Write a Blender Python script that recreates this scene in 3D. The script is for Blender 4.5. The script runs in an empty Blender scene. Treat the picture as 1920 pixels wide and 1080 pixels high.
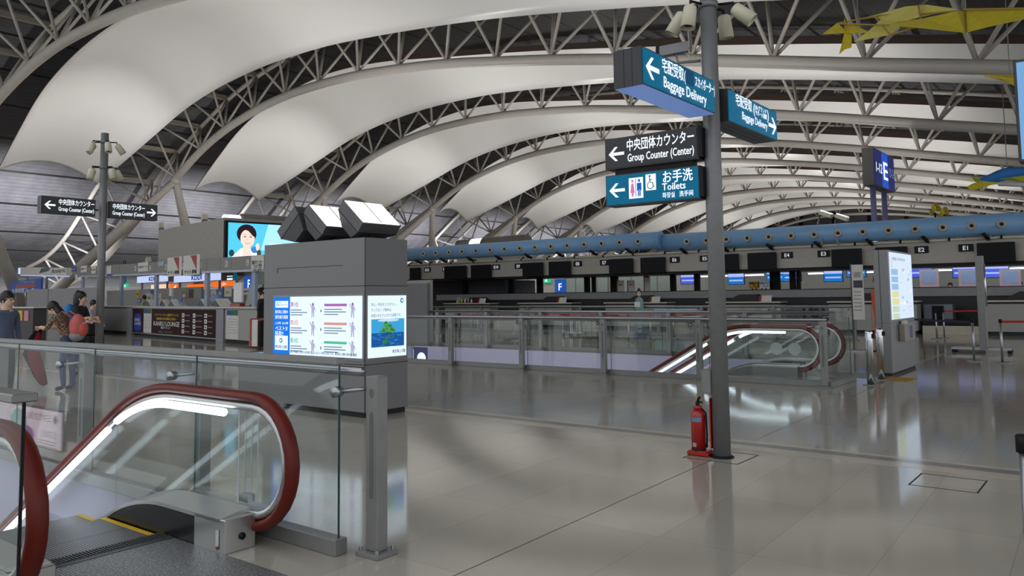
import bpy, bmesh, math, random
from mathutils import Vector, Matrix
random.seed(7)
S = bpy.context.scene
COL = S.collection
PI = math.pi

# ------------------------------------------------------------------ camera
# right-handed hall frame: X along the roof trusses, Y along the building, Z up; the camera stands at X=Y=0
R3 = Matrix(((0.78814995, 0.05667127, 0.61286868),
             (0.61537083, -0.05352408, -0.78641841),
             (-0.01176409, 0.99695714, -0.07705884)))
EYE = 1.6
cam = bpy.data.cameras.new('camera')
cam.sensor_width = 36.0
cam.lens = 36.0 * 1493 / 1920
cam.shift_y = -100.0 / 1920
cam.clip_start = 0.05
cam.clip_end = 600
camo = bpy.data.objects.new('camera', cam)
COL.objects.link(camo)
camo.matrix_world = Matrix.Translation((0, 0, EYE)) @ R3.to_4x4()
S.camera = camo

def wray(x, y):
    return R3 @ Vector(((x - 960) / 1493, (440 - y) / 1493, -1))
def F(x, y, z=0.0):                       # floor point under a spot of the photograph
    d = wray(x, y); t = (z - EYE) / d.z
    return Vector((d.x * t, d.y * t, z))
def AY(x, y, Y):                          # point on the plane Y = const
    d = wray(x, y); t = Y / d.y
    return Vector((d.x * t, Y, EYE + d.z * t))
def AX(x, y, X):
    d = wray(x, y); t = X / d.x
    return Vector((X, d.y * t, EYE + d.z * t))

# ------------------------------------------------------------------ world, exposure, render look
W = bpy.data.worlds.new('hall_air'); S.world = W; W.use_nodes = True
bg = W.node_tree.nodes['Background']
bg.inputs[0].default_value = (0.93, 0.96, 1.0, 1)
bg.inputs[1].default_value = 1.1
S.view_settings.view_transform = 'Standard'
S.view_settings.look = 'None'
S.view_settings.exposure = 0.0
S.view_settings.gamma = 1.0
S.view_settings.use_curve_mapping = False
S.cycles.max_bounces = 8
S.cycles.diffuse_bounces = 4
S.cycles.glossy_bounces = 4
S.cycles.transparent_max_bounces = 24
S.cycles.caustics_reflective = False
S.cycles.caustics_refractive = False
S.cycles.sample_clamp_indirect = 4.0

def spot(name, loc, aim, power, cone=100, radius=0.35, col=(1.0, 0.972, 0.94), blend=0.8):
    l = bpy.data.lights.new(name, 'SPOT'); l.energy = power; l.color = col
    l.spot_size = math.radians(cone); l.spot_blend = blend; l.shadow_soft_size = radius
    o = bpy.data.objects.new(name, l); COL.objects.link(o); o.location = loc
    o.rotation_euler = (Vector(aim) - Vector(loc)).to_track_quat('-Z', 'Y').to_euler()
    return o
BAYS = [25.2 + 14.4 * k for k in range(9)]
UP_LEFT, UP_MID, UP_RIGHT, STREAK = 1500, 2350, 2250, 2100
for k, yc in enumerate(BAYS):             # unseen up-lighters of the hall, set out in every bay
    spot('uplight', (-46, yc - 0.8, 6.0), (-52, yc - 0.2, 15), UP_LEFT, 140, 0.5, blend=0.9)
    spot('uplight', (-48, yc - 0.3, 5.6), (-57, yc - 0.3, 13.2), STREAK, 84, 0.3, blend=1.0)  # extra narrow beam, added to put a bright streak on each vault
    spot('uplight', (-35, yc - 1.5, 6.6), (-32.5, yc, 17), UP_MID, 160, 0.5, blend=0.9)
    spot('uplight', (-14, yc - 1.5, 4.6), (-15, yc, 13), UP_RIGHT, 150, 0.5, blend=1.0)
for k in range(-1, 7):                        # unseen spots added to brighten the low left end of the ceiling
    spot('added_deck_spot', (-64, 25.2 + 14.4 * k, 4.6), (-75, 25.2 + 14.4 * k, 9.0), 11000, 140, 0.5, (0.95, 0.96, 1.0), 1.0)

def area(name, loc, aim, power, sx, sy, col=(0.90, 0.92, 1.0)):
    l = bpy.data.lights.new(name, 'AREA'); l.shape = 'RECTANGLE'; l.size = sx; l.size_y = sy; l.energy = power; l.color = col
    o = bpy.data.objects.new(name, l); COL.objects.link(o); o.location = loc
    o.rotation_euler = (Vector(aim) - Vector(loc)).to_track_quat('-Z', 'Y').to_euler(); return o
area('stairwell_fill', (-12.5, 14.25, -1.6), (-12.5, 19, -.6), 75, 12, .3)      # hidden area lights added to brighten the two stairwells
area('stairwell_fill', (-10, 1.6, -2.0), (-10, 3.5, -1.2), 40, 6, .3)

# ------------------------------------------------------------------ materials
def lin(c):
    return tuple(((v / 255) / 12.92 if v / 255 <= 0.04045 else ((v / 255 + 0.055) / 1.055) ** 2.4) for v in c)
MATS = {}
def mat(name, rgb, rough=0.5, metal=0.0, noise=0.06, scale=6.0, spec=0.5, bump=0.0, coat=0.0):
    if name in MATS: return MATS[name]
    m = bpy.data.materials.new(name); m.use_nodes = True; MATS[name] = m
    nt = m.node_tree; b = nt.nodes['Principled BSDF']; c = lin(rgb)
    b.inputs['Roughness'].default_value = rough; b.inputs['Metallic'].default_value = metal
    b.inputs['Specular IOR Level'].default_value = spec
    if coat: b.inputs['Coat Weight'].default_value = coat; b.inputs['Coat Roughness'].default_value = 0.1
    tc = nt.nodes.new('ShaderNodeTexCoord'); n = nt.nodes.new('ShaderNodeTexNoise')
    n.inputs['Scale'].default_value = scale; n.inputs['Detail'].default_value = 4
    nt.links.new(tc.outputs['Object'], n.inputs['Vector'])
    r = nt.nodes.new('ShaderNodeValToRGB')
    r.color_ramp.elements[0].position = 0.3; r.color_ramp.elements[1].position = 0.7
    r.color_ramp.elements[0].color = tuple(v * (1 - noise) for v in c) + (1,)
    r.color_ramp.elements[1].color = tuple(min(1, v * (1 + noise)) for v in c) + (1,)
    nt.links.new(n.outputs['Fac'], r.inputs['Fac']); nt.links.new(r.outputs['Color'], b.inputs['Base Color'])
    if bump:
        bp = nt.nodes.new('ShaderNodeBump'); bp.inputs['Strength'].default_value = bump; bp.inputs['Distance'].default_value = 0.02
        nt.links.new(n.outputs['Fac'], bp.inputs['Height']); nt.links.new(bp.outputs['Normal'], b.inputs['Normal'])
    return m
def em(name, rgb, k=1.0, gloss=True):
    if name in MATS: return MATS[name]
    m = bpy.data.materials.new(name); m.use_nodes = True; MATS[name] = m
    b = m.node_tree.nodes['Principled BSDF']; c = lin(rgb)
    b.inputs['Base Color'].default_value = tuple(v * 0.12 for v in c) + (1,)
    b.inputs['Emission Color'].default_value = c + (1,); b.inputs['Emission Strength'].default_value = k
    b.inputs['Roughness'].default_value = 0.4; b.inputs['Specular IOR Level'].default_value = 0.15
    return m
def glass(name, tint=(0.965, 0.985, 0.98), refl=1.0):
    if name in MATS: return MATS[name]
    m = bpy.data.materials.new(name); m.use_nodes = True; MATS[name] = m
    nt = m.node_tree; nt.nodes.clear()
    out = nt.nodes.new('ShaderNodeOutputMaterial'); mix = nt.nodes.new('ShaderNodeMixShader')
    tr = nt.nodes.new('ShaderNodeBsdfTransparent'); gl = nt.nodes.new('ShaderNodeBsdfGlossy'); fr = nt.nodes.new('ShaderNodeLayerWeight'); pw = nt.nodes.new('ShaderNodeMath'); pw.operation = 'POWER'; pw.inputs[1].default_value = 5.0; ma = nt.nodes.new('ShaderNodeMath'); ma.operation = 'MULTIPLY_ADD'; ma.inputs[1].default_value = 0.30; ma.inputs[2].default_value = 0.03
    mu = nt.nodes.new('ShaderNodeMath'); mu.operation = 'MULTIPLY'; mu.inputs[1].default_value = refl
    tr.inputs[0].default_value = tint + (1,); gl.inputs['Roughness'].default_value = 0.01; fr.inputs[0].default_value = 0.5
    nt.links.new(fr.outputs['Facing'], pw.inputs[0]); nt.links.new(pw.outputs[0], ma.inputs[0]); nt.links.new(ma.outputs[0], mu.inputs[0]); nt.links.new(mu.outputs[0], mix.inputs[0])
    nt.links.new(tr.outputs[0], mix.inputs[1]); nt.links.new(gl.outputs[0], mix.inputs[2]); nt.links.new(mix.outputs[0], out.inputs[0])
    return m

M_STEEL = mat('brushed_steel', (165, 168, 172), 0.32, 0.9, 0.05, 40)
M_CHROME = mat('polished_steel', (205, 207, 210), 0.12, 1.0, 0.02, 10)
M_POST = mat('grey_painted_post', (128, 128, 126), 0.4, 0.3, 0.05, 9)
M_POLE = mat('dark_grey_pole_paint', (122, 123, 124), 0.42, 0.2, 0.06, 12)
M_TRUSS = mat('pale_grey_truss_paint', (182, 176, 168), 0.42, 0.0, 0.04, 2)
M_DARK = mat('black_plastic', (20, 20, 22), 0.55, 0.0, 0.1, 14, 0.25)
M_SCREEN = mat('dark_screen', (10, 11, 18), 0.5, 0.0, 0.1, 3, 0.2)
M_KIOSK = mat('charcoal_speckled_panel', (118, 118, 119), 0.6, 0.0, 0.16, 260)
M_KDARK = mat('charcoal_joint', (22, 22, 23), 0.7)
M_RUB = mat('red_brown_handrail_rubber', (98, 29, 19), 0.45, 0.0, 0.12, 5, 0.3)
M_GLASS = glass('clear_guard_glass')
M_GEDGE = mat('green_glass_edge', (44, 74, 72), 0.2, 0.0, 0.05, 4)
M_COUNTER = mat('grey_counter_laminate', (158, 157, 153), 0.5, 0.0, 0.05, 30)
M_CTOP = mat('beige_counter_top', (196, 190, 178), 0.4, 0.0, 0.04, 10)
M_WHITE = mat('white_print', (225, 225, 222), 0.5)
M_PAPER = mat('white_paper', (205, 203, 198), 0.7)
M_BLACK = mat('black_print', (18, 18, 20), 0.6)
M_RED = mat('red_paint', (156, 23, 19), 0.35, 0.0, 0.06, 8, coat=0.3)
M_BELT = mat('red_belt', (168, 30, 26), 0.7, 0.0, 0.08, 30)
M_NAVY = mat('navy_belt', (34, 40, 58), 0.7)
M_CREAM = mat('cream_lamp_paint', (206, 202, 178), 0.45, 0.0, 0.04, 10)
M_YEL = mat('yellow_cloth', (214, 196, 44), 0.7, 0.0, 0.08, 6)
M_YFR = mat('ochre_spar', (168, 140, 48), 0.5)
M_BLUE = mat('blue_duct_paint', (122, 166, 208), 0.38, 0.0, 0.05, 1.2)
M_FASCIA = mat('beige_grey_fascia', (172, 167, 158), 0.55, 0.0, 0.05, 4)
M_YLINE = mat('yellow_line_paint', (214, 172, 24), 0.5)
M_SKIN = mat('skin', (206, 164, 136), 0.55, 0.0, 0.06, 9)
M_HAIR = mat('black_hair', (20, 17, 16), 0.5, 0.0, 0.25, 60)
E_WHITE = em('lit_white', (238, 246, 255), 1.1)
E_TEXT = em('lit_lettering', (236, 246, 255), 1.2)
E_TEAL = em('lit_teal_face', (0, 97, 132), 0.95)
E_TUBE = em('fluorescent_tube', (228, 244, 255), 3.5)
E_FLOOD = em('floodlight_glow', (255, 250, 244), 2.6)

# ------------------------------------------------------------------ mesh helpers
class B:
    def __init__(s): s.b = bmesh.new()
    def box(s, x0, x1, y0, y1, z0, z1, bev=0.0):
        b = bmesh.new()
        vs = [b.verts.new((x, y, z)) for x in (x0, x1) for y in (y0, y1) for z in (z0, z1)]
        for f in ((0, 1, 3, 2), (4, 6, 7, 5), (0, 4, 5, 1), (2, 3, 7, 6), (0, 2, 6, 4), (1, 5, 7, 3)):
            b.faces.new([vs[i] for i in f])
        bmesh.ops.recalc_face_normals(b, faces=b.faces)
        if bev: bmesh.ops.bevel(b, geom=list(b.edges), offset=bev, segments=1, affect='EDGES')
        s.join(b); return s
    def join(s, b, M=None):
        me = bpy.data.meshes.new('t')
        if M is not None: bmesh.ops.transform(b, matrix=M, verts=b.verts)
        b.to_mesh(me); b.free(); s.b.from_mesh(me); bpy.data.meshes.remove(me)
    def obox(s, c, ax, ay, az):           # box from a centre and three half axes
        c, ax, ay, az = map(Vector, (c, ax, ay, az)); b = bmesh.new()
        vs = [b.verts.new(c + ax * i + ay * j + az * k) for i in (-1, 1) for j in (-1, 1) for k in (-1, 1)]
        for f in ((0, 1, 3, 2), (4, 6, 7, 5), (0, 4, 5, 1), (2, 3, 7, 6), (0, 2, 6, 4), (1, 5, 7, 3)):
            b.faces.new([vs[i] for i in f])
        bmesh.ops.recalc_face_normals(b, faces=b.faces); s.join(b); return s
    def tube(s, pts, r, n=10, closed=False, caps=True, squash=None):
        pts = [Vector(p) for p in pts]; b = bmesh.new(); rings = []; N = len(pts)
        rs = r if isinstance(r, (list, tuple)) else [r] * N
        up = None
        for i, p in enumerate(pts):
            a = pts[(i - 1) % N] if (i > 0 or closed) else p
            c = pts[(i + 1) % N] if (i < N - 1 or closed) else p
            t = (c - a).normalized()
            if up is None:
                up = Vector((0, 0, 1)) if abs(t.z) < 0.9 else Vector((1, 0, 0))
            u = (up - t * up.dot(t))
            if u.length < 1e-4: u = t.orthogonal()
            u.normalize(); v = t.cross(u); up = u
            su, sv = squash or (1, 1)
            rings.append([b.verts.new(p + (u * math.cos(2 * PI * k / n) * su + v * math.sin(2 * PI * k / n) * sv) * rs[i]) for k in range(n)])
        for i in range(N if closed else N - 1):
            A, C = rings[i], rings[(i + 1) % N]
            for k in range(n): b.faces.new((A[k], A[(k + 1) % n], C[(k + 1) % n], C[k]))
        if caps and not closed:
            b.faces.new(rings[0][::-1]); b.faces.new(rings[-1])
        for f in b.faces: f.smooth = n > 6
        s.join(b); return s
    def cyl(s, p0, p1, r0, r1=None, n=16):
        return s.tube([p0, p1], [r0, r0 if r1 is None else r1], n)
    def prism(s, poly, o, ux, uy, d):     # polygon in the plane (o, ux, uy), thickened along vector d
        o, ux, uy, d = map(Vector, (o, ux, uy, d)); b = bmesh.new()
        A = [b.verts.new(o + ux * x + uy * y) for x, y in poly]; C = [b.verts.new(v.co + d) for v in A]
        n = len(A); b.faces.new(A); b.faces.new(C[::-1])
        for i in range(n): b.faces.new((A[i], C[i], C[(i + 1) % n], A[(i + 1) % n]))
        bmesh.ops.recalc_face_normals(b, faces=b.faces); s.join(b); return s
    def ribbon(s, A, C, d):               # strip between two polylines, thickened along d
        b = bmesh.new(); d = Vector(d)
        a = [b.verts.new(Vector(p)) for p in A]; c = [b.verts.new(Vector(p)) for p in C]
        a2 = [b.verts.new(v.co + d) for v in a]; c2 = [b.verts.new(v.co + d) for v in c]
        for i in range(len(a) - 1):
            b.faces.new((a[i], a[i + 1], c[i + 1], c[i])); b.faces.new((a2[i], c2[i], c2[i + 1], a2[i + 1]))
            b.faces.new((a[i], a2[i], a2[i + 1], a[i + 1])); b.faces.new((c[i], c[i + 1], c2[i + 1], c2[i]))
        for i in (0, -1): b.faces.new((a[i], c[i], c2[i], a2[i]))
        bmesh.ops.recalc_face_normals(b, faces=b.faces); s.join(b); return s
    def lathe(s, prof, c=(0, 0, 0), n=24, M=None):
        b = bmesh.new(); rings = []
        for r, z in prof:
            rings.append([b.verts.new((max(r, 1e-4) * math.cos(2 * PI * k / n), max(r, 1e-4) * math.sin(2 * PI * k / n), z)) for k in range(n)])
        for A, C in zip(rings, rings[1:]):
            for k in range(n): b.faces.new((A[k], A[(k + 1) % n], C[(k + 1) % n], C[k]))
        b.faces.new(rings[0][::-1]); b.faces.new(rings[-1])
        for f in b.faces: f.smooth = True
        T = Matrix.Translation(c)
        s.join(b, T @ M if M is not None else T); return s
    def ball(s, c, r, sc=(1, 1, 1), M=None, n=12):
        b = bmesh.new(); bmesh.ops.create_uvsphere(b, u_segments=n, v_segments=max(6, n * 2 // 3), radius=r)
        for f in b.faces: f.smooth = True
        K = Matrix.Diagonal((*sc, 1)); T = Matrix.Translation(c)
        s.join(b, T @ (M or Matrix.Identity(4)) @ K); return s
    def ob(s, name, m, parent=None, smooth=None):
        me = bpy.data.meshes.new(name); s.b.to_mesh(me); s.b.free()
        me.materials.append(m)
        o = bpy.data.objects.new(name, me); COL.objects.link(o)
        if parent: o.parent = parent
        return o
def tag(o, label=None, cat=None, group=None, kind=None):
    if label: o['label'] = label
    if cat: o['category'] = cat
    if group: o['group'] = group
    if kind: o['kind'] = kind
    return o
def thing(name, label, cat, loc=(0, 0, 0), rz=0.0, group=None):
    o = bpy.data.objects.new(name, None); COL.objects.link(o); o.location = loc; o.rotation_euler = (0, 0, rz)
    o.empty_display_size = 0.2
    return tag(o, label, cat, group)
def struct(o): o['kind'] = 'structure'; return o
def dup(o, loc=None, rz=None, label=None, parent=None):
    c = o.copy(); COL.objects.link(c)
    if parent: c.parent = parent
    if loc is not None: c.location = loc
    if rz is not None: c.rotation_euler = (0, 0, rz)
    if label: c['label'] = label
    for ch in list(o.children): dup(ch, parent=c)
    return c
def text(body, h, m, parent, o, ux, uy, name='lettering', align='LEFT', sx=1.0, bold=0.0, depth=0.0, off=0.004, width=None):
    """lettering of cap height about h, standing off a face; o = base point, ux / uy = reading and up directions"""
    cu = bpy.data.curves.new('t', 'FONT'); cu.body = body; cu.size = h * 1.38; cu.align_x = align; cu.offset = 0.0
    cu.resolution_u = 2; cu.space_line = 0.9
    t = bpy.data.objects.new('t', cu); COL.objects.link(t); bpy.context.view_layer.update()
    dg = bpy.context.evaluated_depsgraph_get(); me = bpy.data.meshes.new_from_object(t.evaluated_get(dg), depsgraph=dg)
    if width:
        xs = [v.co.x for v in me.vertices]
        if xs: sx = width / max(1e-6, max(xs) - min(xs))
    bpy.data.objects.remove(t); bpy.data.curves.remove(cu)
    if bold > 0:
        b = bmesh.new()
        for i, (dx, dy) in enumerate(((0, 0), (1, 0), (-1, 0), (0, .7), (0, -.7))):
            m2 = me.copy(); m2.transform(Matrix.Translation((dx * bold * h * .8, dy * bold * h * .8, i * 0.0003))); b.from_mesh(m2); bpy.data.meshes.remove(m2)
        b.to_mesh(me); b.free()
    ux = Vector(ux).normalized(); uy = Vector(uy).normalized(); nz = ux.cross(uy)
    M = Matrix((ux * sx, uy, nz)).transposed().to_4x4(); M.translation = Vector(o) + nz * off
    me.transform(M); me.materials.clear(); me.materials.append(m); me.name = name
    ob = bpy.data.objects.new(name, me); COL.objects.link(ob); ob.parent = parent
    return ob
def plate(poly, m, parent, o, ux, uy, name, off=0.003, t=0.002):
    """thin printed shape on a face"""
    ux = Vector(ux).normalized(); uy = Vector(uy).normalized(); nz = ux.cross(uy)
    return B().prism(poly, Vector(o) + nz * off, ux, uy, nz * t).ob(name, m, parent)
def rect(x0, y0, x1, y1): return [(x0, y0), (x1, y0), (x1, y1), (x0, y1)]
def ell(cx, cy, rx, ry, n=20, a0=0, a1=2 * PI):
    return [(cx + rx * math.cos(a0 + (a1 - a0) * i / n), cy + ry * math.sin(a0 + (a1 - a0) * i / n)) for i in range(n + (0 if abs(a1 - a0 - 2 * PI) < 1e-6 else 1))]
ORD = ['nearest', 'second', 'third', 'fourth', 'fifth', 'sixth', 'seventh', 'eighth', 'ninth', 'tenth', 'eleventh', 'twelfth', 'thirteenth', 'fourteenth', 'fifteenth', 'sixteenth', 'seventeenth', 'eighteenth', 'nineteenth', 'twentieth']
# ------------------------------------------------------------------ floor
def floor_material():
    m = bpy.data.materials.new('polished_stone_floor'); m.use_nodes = True; nt = m.node_tree; N = nt.nodes; L = nt.links
    b = N['Principled BSDF']; tc = N.new('ShaderNodeTexCoord'); sep = N.new('ShaderNodeSeparateXYZ'); L.new(tc.outputs['Object'], sep.inputs[0])
    def math_(op, a, c=None):
        n = N.new('ShaderNodeMath'); n.operation = op
        for i, v in enumerate((a, c)):
            if v is None: continue
            if isinstance(v, (int, float)): n.inputs[i].default_value = v
            else: L.new(v, n.inputs[i])
        return n.outputs[0]
    x = math_('ADD', sep.outputs[0], math_('MULTIPLY', sep.outputs[1], 0.035)); y = sep.outputs[1]
    def line(v, period, off, w):          # 1 on a joint
        f = math_('FRACT', math_('DIVIDE', math_('ADD', v, off), period))
        d = math_('ABSOLUTE', math_('SUBTRACT', f, 0.5))
        return math_('GREATER_THAN', d, 0.5 - w / period / 2)
    fine = math_('MAXIMUM', line(x, 0.65, 3.06, 0.005), line(y, 1.3, 0.35, 0.005))
    strong = line(x, 5.2, 3.06, 0.010)
    br = N.new('ShaderNodeTexVoronoi'); br.feature = 'F1'; br.inputs['Scale'].default_value = 0.9
    tile = N.new('ShaderNodeTexWhiteNoise'); comb = N.new('ShaderNodeCombineXYZ')
    L.new(math_('FLOOR', math_('DIVIDE', math_('ADD', x, 3.06), 0.65)), comb.inputs[0]); L.new(math_('FLOOR', math_('DIVIDE', math_('ADD', y, 0.35), 1.3)), comb.inputs[1])
    L.new(comb.outputs[0], tile.inputs[0])
    sp = N.new('ShaderNodeTexNoise'); sp.inputs['Scale'].default_value = 90; sp.inputs['Detail'].default_value = 3; L.new(tc.outputs['Object'], sp.inputs['Vector'])
    cl = N.new('ShaderNodeTexNoise'); cl.inputs['Scale'].default_value = 0.7; cl.inputs['Detail'].default_value = 4; L.new(tc.outputs['Object'], cl.inputs['Vector'])
    v = math_('ADD', math_('MULTIPLY', tile.outputs[0], 0.10), math_('ADD', math_('MULTIPLY', sp.outputs[0], 0.14), 0.83))
    mix = N.new('ShaderNodeMixRGB'); mix.blend_type = 'MULTIPLY'; mix.inputs[0].default_value = 1
    mix.inputs[1].default_value = (*lin(FLOOR_RGB), 1)
    cmb = N.new('ShaderNodeCombineXYZ')
    for i in range(3): L.new(v, cmb.inputs[i])
    L.new(cmb.outputs[0], mix.inputs[2])
    m2 = N.new('ShaderNodeMixRGB'); L.new(math_('MULTIPLY', fine, 0.32), m2.inputs[0]); L.new(mix.outputs[0], m2.inputs[1]); m2.inputs[2].default_value = (0.06, 0.055, 0.05, 1)
    m3 = N.new('ShaderNodeMixRGB'); L.new(math_('MULTIPLY', strong, 0.9), m3.inputs[0]); L.new(m2.outputs[0], m3.inputs[1]); m3.inputs[2].default_value = (0.02, 0.018, 0.016, 1)
    L.new(m3.outputs[0], b.inputs['Base Color'])
    L.new(math_('ADD', math_('MULTIPLY', cl.outputs[0], 0.05), math_('ADD', math_('MULTIPLY', strong, 0.4), 0.065)), b.inputs['Roughness'])
    b.inputs['IOR'].default_value = 1.55
    return m
FLOOR_RGB = (172, 166, 154)
M_FLOOR = floor_material()
VX0, VX1 = -19.0, -6.2                    # far stairwell opening
NX1 = -5.0                                # near stairwell opening
bm = B()
for r in ((-95, 14, -12, 1.5), (-95, -17, 1.5, 3.5), (NX1, 14, -12, 3.5), (-95, 14, 3.5, 14.1),
          (-95, VX0, 14.1, 19), (VX1, 14, 14.1, 19), (-95, 14, 19, 162)):
    bm.box(r[0], r[1], r[2], r[3], -0.4, 0)
struct(bm.ob('floor', M_FLOOR))
M_STRIP = mat('cream_stone_band', (190, 178, 158), 0.16, 0, 0.06, 5)
M_STRIP2 = mat('grey_stone_band', (118, 118, 118), 0.16, 0, 0.06, 5)
for i, (y0, y1, m) in enumerate(((8.42, 8.52, M_STRIP), (8.25, 8.42, M_STRIP2), (8.04, 8.25, M_STRIP))):
    struct(B().box(-46, 8, y0, y1, 0, 0.0015).ob('trim_%d' % (i + 1), m))
for i, (a, w) in enumerate((((-40, 30.0), 0.05), ((-40, 24.6), 0.05), ((-40, 22.0), 0.05))):
    struct(B().box(-46, 8, a[1], a[1] + w, 0, 0.0015).ob('trim_%d' % (i + 4), M_STRIP))
struct(B().box(-4.0, -3.93, 19, 32.9, 0, 0.0015).ob('trim_7', M_STRIP))
M_SLAB = mat('lavender_slab_edge', (176, 172, 196), 0.5, 0, 0.03, 3)
struct(B().box(VX0, VX1, 18.94, 19.0, -4.2, -0.001).ob('trim_8', M_SLAB))
struct(B().box(VX0, VX0 + .06, 14.1, 18.94, -4.2, -0.001).ob('trim_9', M_SLAB))
struct(B().box(-17, NX1, 3.45, 3.5, -4.2, -0.001).ob('trim_10', M_SLAB))
struct(B().box(-40, 2, -4, 24, -4.6, -4.5).ob('floor_below', mat('lower_floor', (120, 118, 114), 0.25)))
# flush hatch frames in the floor
M_JOINT = mat('dark_joint', (34, 32, 30), 0.6)
def hatch(x0, x1, y0, y1, i):
    b = B(); w = 0.012
    b.box(x0, x1, y0, y0 + w, 0, .0016).box(x0, x1, y1 - w, y1, 0, .0016).box(x0, x0 + w, y0, y1, 0, .0017).box(x1 - w, x1, y0, y1, 0, .0017)
    struct(b.ob('trim_%d' % i, M_JOINT))
hatch(-1.58, -1.07, 7.34, 7.86, 11); hatch(-3.6, -3.03, 7.3, 7.83, 12)
# yellow tactile plate in front of the map stand
struct(B().box(-3.72, -3.25, 15.55, 16.3, 0, 0.004).ob('trim_13', mat('ochre_tactile_tile', (176, 134, 32), 0.6, 0, .15, 60)))

# ------------------------------------------------------------------ roof geometry (measured along X)
NODES = [(-82, 2.6), (-78, 2.9), (-74, 3.6), (-70, 5.0), (-66, 7.3), (-62.2, 9.3), (-58.4, 11.0), (-55.0, 12.8), (-51.8, 13.95), (-48.2, 14.8),
         (-44.6, 15.3), (-41, 15.45), (-37.2, 15.4), (-33.6, 15.1), (-29.8, 14.7), (-26.2, 14.1), (-22.6, 13.5), (-18.9, 12.8), (-15, 12.0),
         (-11.35, 11.2), (-7.75, 10.4), (-4, 9.6), (-0.3, 8.8), (3.4, 8.0), (7.1, 7.2), (10.8, 6.4)]
def smooth(pts, it=1):
    for _ in range(it):
        q = [pts[0]]
        for a, b in zip(pts, pts[1:]):
            q += [(a[0] * .75 + b[0] * .25, a[1] * .75 + b[1] * .25), (a[0] * .25 + b[0] * .75, a[1] * .25 + b[1] * .75)]
        pts = q + [pts[-1]]
    return pts
def offs(a, b, d):
    mx, mz = (a[0] + b[0]) / 2, (a[1] + b[1]) / 2; dx, dz = b[0] - a[0], b[1] - a[1]; l = math.hypot(dx, dz)
    return (mx - dz / l * d, mz + dx / l * d)
DEPTH = [2.0, 2.2, 2.6, 3.2, 3.8] + [4.0] * 40
UPPER = [offs(a, b, d) for a, b, d in zip(NODES, NODES[1:], DEPTH)]
DECK = [(-95, 3.0), (-88, 4.2)] + [offs(a, b, d + .65) for a, b, d in zip(NODES, NODES[1:], DEPTH)] + [(14, 10.2)]

# ceiling deck: dark sheeting with narrow planks and slot seams running along the hall
def deck_material():
    m = bpy.data.materials.new('dark_ceiling_sheeting'); m.use_nodes = True; nt = m.node_tree; N = nt.nodes; L = nt.links
    b = N['Principled BSDF']; b.inputs['Roughness'].default_value = 0.45
    uv = N.new('ShaderNodeUVMap'); uv.uv_map = 'UVMap'; sep = N.new('ShaderNodeSeparateXYZ'); L.new(uv.outputs[0], sep.inputs[0])
    def ln(period, w):
        d = N.new('ShaderNodeMath'); d.operation = 'DIVIDE'; L.new(sep.outputs[0], d.inputs[0]); d.inputs[1].default_value = period
        f = N.new('ShaderNodeMath'); f.operation = 'FRACT'; L.new(d.outputs[0], f.inputs[0])
        g = N.new('ShaderNodeMath'); g.operation = 'LESS_THAN'; L.new(f.outputs[0], g.inputs[0]); g.inputs[1].default_value = w / period
        return g.outputs[0]
    no = N.new('ShaderNodeTexNoise'); no.inputs['Scale'].default_value = 1.2; no.inputs['Detail'].default_value = 5; L.new(uv.outputs[0], no.inputs['Vector'])
    r = N.new('ShaderNodeValToRGB'); r.color_ramp.elements[0].color = (*lin((74, 73, 76)), 1); r.color_ramp.elements[1].color = (*lin((88, 87, 91)), 1)
    r.color_ramp.elements[0].position = .3; r.color_ramp.elements[1].position = .7; L.new(no.outputs['Fac'], r.inputs['Fac'])
    a = N.new('ShaderNodeMixRGB'); L.new(ln(0.4, 0.05), a.inputs[0]); L.new(r.outputs[0], a.inputs[1]); a.inputs[2].default_value = (*lin((62, 61, 64)), 1)
    c = N.new('ShaderNodeMixRGB'); L.new(ln(3.7, 0.24), c.inputs[0]); L.new(a.outputs[0], c.inputs[1]); c.inputs[2].default_value = (.004, .004, .004, 1)
    L.new(c.outputs[0], b.inputs['Base Color']); return m
def deck():
    pts = smooth(DECK, 2); me = bpy.data.meshes.new('ceiling'); v = []; f = []; uvs = []; s = 0; S_ = []
    for i, p in enumerate(pts):
        if i: s += math.dist(p, pts[i - 1])
        S_.append(s)
    Y0, Y1 = 2, 162
    for p in pts: v += [(p[0], Y0, p[1]), (p[0], Y1, p[1]), (p[0], Y0, p[1] + .4), (p[0], Y1, p[1] + .4)]
    n = len(pts)
    for i in range(n - 1):
        a, b = 4 * i, 4 * i + 4
        f.append((a, a + 1, b + 1, b)); uvs.append(((S_[i], Y0), (S_[i], Y1), (S_[i + 1], Y1), (S_[i + 1], Y0)))
        f.append((a + 2, b + 2, b + 3, a + 3)); uvs.append(((S_[i], Y0), (S_[i + 1], Y0), (S_[i + 1], Y1), (S_[i], Y1)))
        for q in (0, 1):
            f.append((a + q, b + q, b + q + 2, a + q + 2)); uvs.append(((0, 0),) * 4)
    me.from_pydata(v, [], f); me.update()
    u = me.uv_layers.new(name='UVMap'); k = 0
    for poly in uvs:
        for c in poly: u.data[k].uv = c; k += 1
    me.materials.append(deck_material()); o = bpy.data.objects.new('ceiling', me); COL.objects.link(o); struct(o)
deck()
M_PURLIN = mat('cream_purlin', (140, 133, 118), 0.5)
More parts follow.
